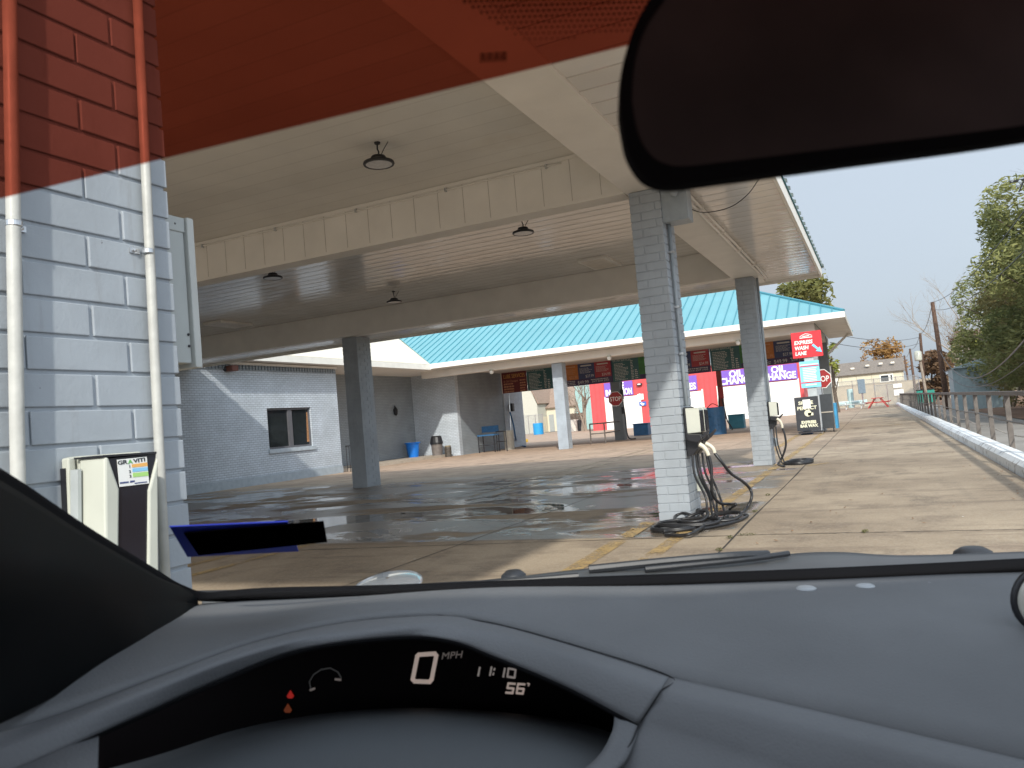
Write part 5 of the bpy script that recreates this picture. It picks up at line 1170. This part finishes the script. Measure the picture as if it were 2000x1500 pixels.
# printed dot pattern behind the mirror (on the film) and small mark
dm = bpy.data.materials.new('windshield_print'); dm.use_nodes = True; n = dm.node_tree; n.nodes.clear(); o_ = N(n, 'OutputMaterial'); df = N(n, 'BsdfTransparent'); df.inputs[0].default_value = (.16,.12,.12,1); link(n, df.outputs[0], o_.inputs[0])
b = MB()
for i in range(60):
    for j in range(14):
        px = 880 + i*11 + (j%2)*5.5; py = -8 + j*11 - (px-900)*.03
        if py > 88 or py > (px-905)*.62 + 4 or px > 1330 or py > 96-(px-900)*.1: continue
        r_ = 4.3*(1 - max(0, py)/150); c0 = ws(px, py, .009)
        b.add([ws(px+r_*math.cos(a_*math.pi/3), py+r_*math.sin(a_*math.pi/3), .009) for a_ in range(6)], [tuple(range(6))])
b.build('dot_pattern', dm, wg, fix=False)
b = MB()
for i in range(4):
    x_ = 938+i*13.5; y_ = 104-i*.8
    for q in ((x_,y_,x_+3.5,y_+19), (x_+7,y_,x_+10.5,y_+18), (x_,y_,x_+10,y_+4), (x_+1,y_+8,x_+10,y_+12)):
        b.add([ws(q[0],q[1],.009), ws(q[2],q[1]-.4,.009), ws(q[2],q[3]-.4,.009), ws(q[0],q[3],.009)], [(0,1,2,3)])
b.build('printed_mark', dm, wg, fix=False)
# blue sticker low on the windshield, redaction block made up as its black strip
b = MB(); b.prism([ws(331,1027,.008), ws(562,1017,.008), ws(583,1075,.008), ws(366,1086,.008)], (0,0,-.001))
stb = b.build('windshield_sticker', mat('blue_sticker', (.015,.04,.50), .5, .1, 5), wg)
b = MB(); b.prism([ws(359,1040,.0105), ws(632,1017,.0105), ws(639,1057,.0105), ws(388,1083,.0105)], (0,0,-.001)); b.build('redaction_block', mat('redaction_black', (.001,.001,.001), .9, .02, spec=0), stb)

# black frame around the glass, thick strip along the base
fu = [(-420,700,.36),(-200,830,.46),(0,942,.60),(150,1037,.73),(270,1108,.85),(340,1143,.92),(410,1160,.965),(560,1162,1.0),(760,1157,1.02),(1000,1146,1.03),(1150,1137,1.03),(1500,1124,1.03),(1800,1111,1.02),(2100,1096,1.0),(2500,1076,.98)]
fl = [(-420,745,.355),(-200,868,.455),(0,974,.595),(150,1066,.725),(270,1132,.845),(335,1163,.915),(405,1175,.96),(560,1173,.99),(760,1168,1.01),(1000,1160,1.02),(1150,1155,1.02),(1500,1143,1.02),(1800,1131,1.01),(2100,1117,.99),(2500,1099,.97)]
a_, c_ = pair(fu, fl); b = MB(); b.grid(loft(a_, c_, 3)); b.build('windshield_seal', TRIMB, car, smooth=True, solid=.012)
# padded trim of the left windshield pillar
pm = [(-420,760,.34),(-200,880,.44),(0,985,.58),(150,1072,.71),(280,1140,.84),(345,1170,.925),(372,1178,.955)]
pm2 = [(-420,1100,.25),(-200,1110,.37),(0,1130,.50),(120,1150,.625),(230,1185,.75),(320,1190,.86),(364,1184,.95)]
pl_ = [(-420,1560,.30),(-200,1470,.42),(0,1385,.55),(150,1315,.66),(260,1266,.75),(330,1226,.84),(358,1192,.935)]
A1, A2 = pair(pm, pm2); _, A3 = pair(pm, pl_)
r1 = loft(A1, A2, 6, .004); r2 = loft(A2, A3, 6, -.0)
b = MB(); b.grid(r1 + r2[1:]); b.build('windshield_pillar', PIL, car, smooth=True, solid=.015)

# dashboard top
W_ = [(330,1187,0.934),(450,1175,0.969),(620,1168,0.994),(780,1161,1.004),(920,1155,1.014),(1060,1150,1.019),(1200,1145,1.019),(1340,1140,1.019),(1600,1131,1.014),(1850,1120,1.004),(2150,1107,0.994),(2550,1089,0.964)]
O_ = [(-160,1470,.50),(90,1400,.57),(300,1322,.655),(500,1250,.745),(680,1212,.81),(860,1199,.845),(1010,1226,.835),(1310,1320,.765),(1600,1387,.69),(1850,1446,.635),(2150,1516,.58),(2550,1600,.53)]
a_, c_ = pair(W_, O_, 8); b = MB(); rw = loft(a_, c_, 12, .012); b.grid(rw); b.build('dashboard_top', DASH, car, smooth=True, solid=.02)
# padded front edge right of the cluster and fascia below it
R1 = [(1308,1322,.763),(1600,1389,.688),(1850,1448,.633),(2150,1518,.578),(2550,1602,.528)]
R2 = [(1290,1350,.728),(1600,1430,.655),(1850,1494,.598),(2150,1564,.545),(2550,1652,.497)]
R3 = [(1249,1414,.722),(1560,1520,.645),(1800,1600,.588),(2120,1690,.535),(2500,1790,.48)]
R4 = [(1150,1545,.69),(1450,1720,.59),(1700,1850,.52),(2000,2000,.45),(2400,2150,.4)]
a_, c_ = pair(R1, R2); _, d_ = pair(R1, R3); _, e_ = pair(R1, R4)
b = MB(); b.grid(loft(a_, c_, 4, .001) + loft(c_, d_, 5, .002, -FW)[1:] + loft(d_, e_, 5)[1:]); b.build('dashboard_fascia', DASHL, car, smooth=True, solid=.015)
# instrument hood
Oh = [(-160,1473,.498),(90,1403,.568),(300,1325,.652),(500,1253,.742),(680,1215,.807),(860,1202,.842),(940,1214,.842),(1010,1229,.832),(1150,1268,.802),(1308,1322,.763)]
Mh = [(-160,1513,.468),(90,1428,.535),(290,1350,.616),(482,1279,.703),(655,1236,.768),(845,1219,.800),(930,1230,.800),(1003,1248,.792),(1137,1292,.764),(1290,1350,.728)]
Qh = [(-160,1590,.46),(90,1478,.525),(255,1404,.600),(420,1331,.685),(585,1268,.745),(780,1243,.788),(880,1250,.788),(970,1283,.782),(1107,1341,.755),(1245,1414,.722)]
a_, m_ = pair(Oh, Mh); _, c_ = pair(Oh, Qh); b = MB(); b.grid(loft(a_, m_, 4, .0015) + loft(m_, c_, 6, .002, (Vector((0,0,.5))-FW).normalized())[1:]); b.build('instrument_hood', DASHL, car, smooth=True, solid=.006)
# end panel left of the cluster
a2_, c2_ = pair([(-160,1588,.458),(90,1476,.524),(193,1431,.574)], [(-160,1900,.38),(90,1850,.42),(186,1700,.46)]); b = MB(); b.grid(loft(a2_, c2_, 4)); b.build('dashboard_end_panel', DASHL, car, smooth=True, solid=.01)
ins = [p + FW*.14 + Vector((0,0,.004)) for p in c_]; b = MB(); b.grid([c_, ins]); b.build('hood_lining', TRIMB, car, smooth=True, solid=.004)
# seams
SEAM = mat('panel_gap', (.01,.01,.012), .8)
b = MB(); b.tube(spline([cp(*p) for p in ((843,1200,.846),(970,1219,.838),(1135,1264,.80),(1308,1321,.763),(1290,1350,.727),(1270,1382,.723),(1248,1416,.719),(1225,1462,.70),(1150,1545,.672))]), .0008, 6); b.build('panel_seam', SEAM, car)
# lower binnacle
Bt = [(-160,1640,.60),(100,1535,.68),(310,1474,.75),(475,1422,.80),(640,1393,.83),(790,1383,.85),(930,1387,.855),(1080,1403,.845),(1190,1430,.82),(1236,1470,.76)]
Bb = [(-160,1900,.42),(100,1850,.45),(310,1800,.48),(475,1760,.5),(640,1740,.51),(790,1720,.52),(930,1720,.52),(1080,1730,.53),(1190,1730,.56),(1300,1700,.62)]
a_, c_ = pair(Bt, Bb); b = MB(); b.grid(loft(a_, c_, 8, .01)); b.build('instrument_binnacle', mat('binnacle_vinyl', (.10,.108,.115), .6, .08, 3, .1, 500, spec=.3), car, smooth=True, solid=.01)
b = MB(); bk = [p + FW*.06 - Vector((0,0,.05)) for p in a_]; b.grid([a_, bk]); b.build('binnacle_floor', TRIMB, car, smooth=True)
a2_, c2_ = pair([(1247,1418,.719),(1238,1450,.705),(1215,1490,.685),(1150,1545,.66)], [(1200,1398,.735),(1195,1430,.715),(1165,1480,.69),(1090,1540,.655)]); b = MB(); b.grid(loft(a2_, c2_, 4)); b.build('binnacle_rim', DASHL, car, smooth=True, solid=.006)
# display
DF = .905
LENS = mat('instrument_lens', (.004,.003,.0035), .7, .1, spec=.05)
d0 = [cp(-250,1330,DF), cp(300,1262,DF), cp(700,1226,DF), cp(900,1222,DF), cp(1330,1322,DF), cp(1330,1650,DF), cp(-250,1650,DF)]
b = MB(); b.prism(d0, FW*.01); dis = b.build('instrument_display', LENS, car)
DG = mat('display_digits', rgb(158,143,135), .5, .02, emit=.5); DG2 = mat('display_digits_dim', rgb(115,106,102), .5, .02, emit=.3)
DRD = mat('warning_red', (.32,.012,.008), .5, .02, emit=.4); DOR = mat('warning_orange', (.15,.03,.008), .5, .02, emit=.3); DDIM = mat('gauge_dim', (.035,.035,.035), .5, .02, emit=.35)
Bd = Matrix((RT, Vector((0,0,1)), -FW)).transposed()
def seg(px0, py0, px1, py1, wpx, m, nm='digit_segment'):
    p = Vector((px0,py0)); q = Vector((px1,py1)); t_ = (q-p).normalized(); s2 = Vector((-t_.y,t_.x))*wpx/2
    b = MB(); b.prism([cp(*(p+s2),DF-.002), cp(*(q+s2),DF-.002), cp(*(q-s2),DF-.002), cp(*(p-s2),DF-.002)], FW*.001); return b.build(nm, m, dis)
def digit_poly(pts, wpx, m, nm='digit'):
    b = MB()
    for i in range(len(pts)-1):
        p = Vector(pts[i]); q = Vector(pts[i+1]); t_ = (q-p).normalized(); s2 = Vector((-t_.y,t_.x))*wpx/2; e_ = t_*wpx*.3
        b.prism([cp(*(p+s2-e_),DF-.002), cp(*(q+s2+e_),DF-.002), cp(*(q-s2+e_),DF-.002), cp(*(p-s2-e_),DF-.002)], FW*.001)
    return b.build(nm, m, dis)
digit_poly([(818,1279),(849,1277),(852,1281),(843,1327),(839,1332),(810,1331),(806,1327),(815,1282),(818,1279)], 8, DG)
text('MPH', .0105, cp(861,1288,DF-.002), DG2, dis, face=Bd, width=.0245, italic=.25, thick=.0003)
DG3 = mat('clock_digits', rgb(132,124,120), .5, .02, emit=.45)
digit_poly([(937,1304),(934,1320)], 3.5, DG3); digit_poly([(960,1303),(957,1319)], 3.5, DG3); digit_poly([(966,1306),(965,1309)], 3, DG3); digit_poly([(964,1315),(963,1318)], 3, DG3)
digit_poly([(986,1306),(983,1322)], 3.5, DG3); digit_poly([(993,1306),(1007,1308),(1005,1324),(991,1322),(993,1306)], 3.5, DG3)
digit_poly([(1006,1336),(993,1335),(991,1344),(1003,1345),(1001,1354),(988,1353)], 3.8, DG); digit_poly([(1025,1337),(1012,1336),(1009,1354),(1021,1355),(1023,1346),(1011,1345)], 3.8, DG); digit_poly([(1030,1335),(1034,1336),(1032,1340)], 2, DG)
digit_poly([(607,1346),(604,1332),(612,1318),(627,1308),(645,1305),(660,1313),(666,1324)], 2, DDIM, 'gauge_arc'); digit_poly([(655,1327),(665,1328)], 4, DG2, 'gauge_tick'); digit_poly([(606,1348),(614,1345)], 4, DG2, 'gauge_tick')
def icon(cx, cy, r_, m):
    b = MB(); b.prism([cp(cx,cy-r_,DF-.002), cp(cx+r_*.9,cy+r_*.5,DF-.002), cp(cx+r_*.5,cy+r_*1.0,DF-.002), cp(cx-r_*.5,cy+r_*1.0,DF-.002), cp(cx-r_*.9,cy+r_*.5,DF-.002)], FW*.001); b.build('warning_light', m, dis)
icon(567,1356,8,DRD); icon(562,1383,9,DOR)
# small defroster vents, their glints put in as pale raised discs
for px, py in ((1575,1155),(1690,1151),(1815,1147)):
    f_ = .965; q = cp(px,py+4,f_); 
    b = MB(); b.lathe(q+Vector((0,0,.004)), [(.012,-.004),(.012,.002),(.009,.004),(0,.0045)], 18); b.build('vent_glint', mat('vent_glint', (.35,.37,.39), .35), car)
# rear view mirror
mo = [(1212,215),(1216,140),(1232,70),(1262,10),(1310,-50),(1380,-95),(1600,-130),(2400,-230),(2480,-140),(2470,60),(2400,195),(2000,270),(1650,318),(1400,352),(1325,361),(1285,358),(1252,338),(1225,290)]
def mcurve(pts, n_=7): return spline([Vector((*p,0)) for p in pts + [pts[0]]], n_)[:-1]
def mf(px): return .275 + (px-1212)/1300*.02
outer = [cp(p.x, p.y, mf(p.x)) for p in mcurve(mo)]
cxp, cyp = 1840, 100
inner2 = [Vector((cxp + (p.x-cxp)*.965, cyp + (p.y-cyp)*.865 - 2, 0)) for p in mcurve(mo)]
mir = [p + FW*.008 for p in outer]
b = MB(); n_ = len(outer); rim_i = [cp(p.x, p.y, mf(p.x)-.001) for p in inner2]; back = [cp(cxp+(p.x-cxp)*.93, cyp+(p.y-cyp)*.85, mf(p.x)+.02) for p in mcurve(mo)]
allv = rim_i + outer + mir + back; fs = []
for a0_ in range(3): fs += [(a0_*n_+i, a0_*n_+(i+1)%n_, (a0_+1)*n_+(i+1)%n_, (a0_+1)*n_+i) for i in range(n_)]
fs.append(tuple(range(3*n_, 4*n_))); b.add(allv, fs); mh = b.build('rear_view_mirror', mat('mirror_housing', (.008,.007,.008), .8, .1, spec=.02), car, smooth=False)
b = MB(); b.prism([p + FW*.0005 for p in rim_i], FW*.003)
b.build('mirror_glass', mat('painted_dim_reflection', (.06,.040,.038), .6, .5, 9, spec=.15), mh)  # dim brown reflection of the cabin painted on as a matte colour
b = MB(); b.tube([cl(.2,.31,1.375), cl(.28,.30,1.40), wpt(.33,.27,.01)], .010, 10); b.build('mirror_stem', TRIMB, car)
# cowl, wiper and bonnet outside the glass
cu = [(395,1158,1.12),(600,1152,1.12),(690,1146,1.13),(840,1141,1.13),(1000,1127,1.13),(1150,1110,1.13),(1300,1103,1.14),(1480,1090,1.15),(1560,1080,1.16),(1640,1078,1.16),(1720,1083,1.16),(1800,1084,1.15),(2000,1077,1.14),(2500,1060,1.1)]
cd = [(395,1170,1.04),(600,1167,1.04),(690,1165,1.04),(840,1160,1.04),(1000,1152,1.04),(1150,1147,1.04),(1300,1142,1.04),(1480,1134,1.04),(1560,1130,1.04),(1640,1127,1.04),(1720,1124,1.04),(1800,1121,1.04),(2000,1110,1.03),(2500,1090,1.0)]
a_, c_ = pair(cu, cd); b = MB(); b.grid(loft(a_, c_, 4, .002)); b.build('cowl', mat('grey_cowl_plastic', (.075,.08,.085), .6, .15, 10), car, smooth=True, solid=.01)
WB = mat('wiper_black', (.02,.022,.026), .45)
b = MB(); b.tube(spline([cp(1150,1112,1.10), cp(1300,1097,1.10), cp(1430,1086,1.10), cp(1500,1083,1.12)]), .006, 8); b.build('wiper_blade', WB, car)
b = MB(); b.tube(spline([cp(1260,1112,1.09), cp(1450,1093,1.10), cp(1540,1081,1.13)]), .004, 8); b.build('wiper_arm', WB, car)
b = MB(); b.tube(spline([cp(380,1160,1.08), cp(600,1155,1.08), cp(800,1147,1.08), cp(1000,1136,1.08), cp(1130,1125,1.08)]), .0045, 8); b.build('wiper_blade', WB, car)
def nozzle(px, py, f_, s2): q = cp(px,py,f_); b = MB(); b.lathe(q, [(.016*s2,-.006),(.015*s2,.0),(.009*s2,.006),(0,.007)], 14); b.build('washer_nozzle', MATS['wiper_black'], car, smooth=True)
nozzle(1308,1098,1.16,1.1); nozzle(1900,1077,1.18,1.7); nozzle(1003,1122,1.18,1.2)
PAINT = mat('silver_blue_car_paint', (.42,.46,.50), .18, .03, 4, metal=.4, coat=.7)
cz = lambda r_, f_: 1.015 - .10*(f_-1.15) - .16*max(0, f_-1.45)**1.5 - .05*max(0, abs(r_-.36)-.35)**1.5
b = MB(); b.grid([[cl(r_, f_, cz(r_, f_) - (.0)) for r_ in np.linspace(-.5, 1.2, 19)] for f_ in np.linspace(1.14, 2.15, 12)]); 
b2 = b; hood_pts = None
# bonnet sits just below the sight line; two raised lamp crowns show above the cowl
b = MB(); b.grid([[cl(r_, f_, cz(r_, f_) - .045) for r_ in np.linspace(-.5, 1.2, 19)] for f_ in np.linspace(1.14, 2.15, 12)]); b.build('bonnet', PAINT, car, smooth=True, solid=.01)
b = MB(); q = cp(757,1138,1.35); b.grid([[q + RT*(.058*math.cos(t_)*math.sin(ph)) + FW*(.12*math.sin(t_)*math.sin(ph)) + Vector((0,0,.012*math.cos(ph)-.004)) for t_ in np.linspace(0,6.283,25)] for ph in np.linspace(0.05,1.7,8)]); b.build('bonnet_crown', PAINT, car, smooth=True)
# closed body around the seats: roof, doors, rear, wheels
b = MB(); b.grid([[cl(r_, f_, 1.50 + .05*(1-((r_-.36)/.9)**2) - .10*max(0,-f_-1.2)**2 - (.025 if f_ > .1 else 0)) for r_ in np.linspace(-.52, 1.22, 9)] for f_ in np.linspace(.20, -1.85, 10)]); b.build('roof_panel', PAINT, car, smooth=True, solid=.06)
b = MB(); b.prism([cl(-.62,1.05,.25), cl(-.62,1.05,.93), cl(-.60,.1,.98), cl(-.60,-1.9,1.0), cl(-.60,-1.95,.25)], RT*.05); b.build('side_panel', PAINT, car)
b = MB(); b.prism([cl(1.29,1.05,.25), cl(1.29,1.05,.93), cl(1.27,.1,.98), cl(1.27,-1.9,1.0), cl(1.27,-1.95,.25)], RT*.05); b.build('side_panel', PAINT, car)
b = MB(); b.prism([cl(-.56,-1.9,.3), cl(1.28,-1.9,.3), cl(1.28,-1.9,1.05), cl(-.56,-1.9,1.05)], FW*-.08); b.build('tailgate', PAINT, car)
b = MB(); b.prism([cl(-.56,1.06,.25), cl(1.28,1.06,.25), cl(1.28,1.06,.90), cl(-.56,1.06,.90)], FW*.05); b.build('bulkhead', TRIMB, car)
b = MB(); b.prism([cl(-.62,1.12,.3), cl(-.62,1.12,.90), cl(-.62,2.15,.74), cl(-.60,2.2,.3)], RT*.06); b.build('front_wing', PAINT, car)
b = MB(); b.prism([cl(1.28,1.12,.3), cl(1.28,1.12,.90), cl(1.28,2.15,.74), cl(1.26,2.2,.3)], RT*.06); b.build('front_wing', PAINT, car)
b = MB(); b.prism([cl(-.6,2.16,.25), cl(1.32,2.16,.25), cl(1.32,2.16,.76), cl(-.6,2.16,.76)], FW*.08); b.build('front_bumper', PAINT, car, bevel=.03)
b = MB(); b.prism([cl(-.56,-1.85,.22), cl(1.28,-1.85,.22), cl(1.28,1.05,.22), cl(-.56,1.05,.22)], Vector((0,0,.05))); b.build('floor_pan', TRIMB, car)
for s2, r_ in ((-1,-.585),(1,1.285)):
    b = MB()
    for f0, f1, z0_, z1_ in ((.2,-.0,1.48,.95),(-.75,-.82,1.5,.95),(-1.75,-1.85,1.46,.95)): b.prism([cl(r_,f0,z0_), cl(r_,f0-.09,z0_), cl(r_,f1-.09 if f1 > -.5 else f0-.09,z1_), cl(r_,f1 if f1 > -.5 else f0,z1_)], RT*.04)
    b.build('door_pillar', TRIMB, car)
for r_, f_ in ((-.50,1.6),(1.22,1.6),(-.50,-1.25),(1.22,-1.25)):
    c_ = cl(r_, f_, .31); b = MB(); ax = RT
    b.cyl(c_-ax*.10, c_+ax*.10, .31, n=28); wh = b.build('wheel', mat('tyre_rubber', (.02,.02,.02), .8), car, bevel=.02)
    b = MB(); b.cyl(c_-ax*.105, c_+ax*.105, .19, n=20); b.build('rim', GALV, wh)
for r_ in (.0, .72):
    b = MB(); b.prism([cl(r_-.25,-.25,.25), cl(r_-.25,.35,.25), cl(r_-.25,.35,.55), cl(r_-.25,-.25,.5)], RT*.5); st_ = b.build('seat', mat('grey_seat_fabric', (.06,.06,.065), .9), car, bevel=.04)
    b = MB(); b.prism([cl(r_-.24,-.42,.5), cl(r_-.24,-.28,.5), cl(r_-.24,-.48,1.12), cl(r_-.24,-.58,1.12)], RT*.48); b.build('backrest', MATS['grey_seat_fabric'], car, bevel=.04)
# pale round object lying at the right of the dash
t = thing('sunglasses_case', tuple(cp(2056,1172,.80)), 'pale oval object with dark rim at the right edge of the dashboard', 'case')
q = cp(2056,1172,.80); b = MB()
b.grid([[q + RT*(.036*math.cos(t_)*math.sin(ph)) + Vector((0,0,.032*math.sin(t_)*math.sin(ph))) - FW*(.010*math.cos(ph)) for t_ in np.linspace(0,6.283,33)] for ph in np.linspace(.03,1.57,8)]); b.build('case_body', mat('pale_beige_plastic', (.50,.48,.42), .5, .15, 20), t, smooth=True, solid=.003)
b = MB(); b.tube([q + RT*(.037*math.cos(t_)) + Vector((0,0,.033*math.sin(t_))) + FW*.002 for t_ in np.linspace(0,6.283,33)], .0035, 8); b.build('rim', BLACK, t, smooth=True)
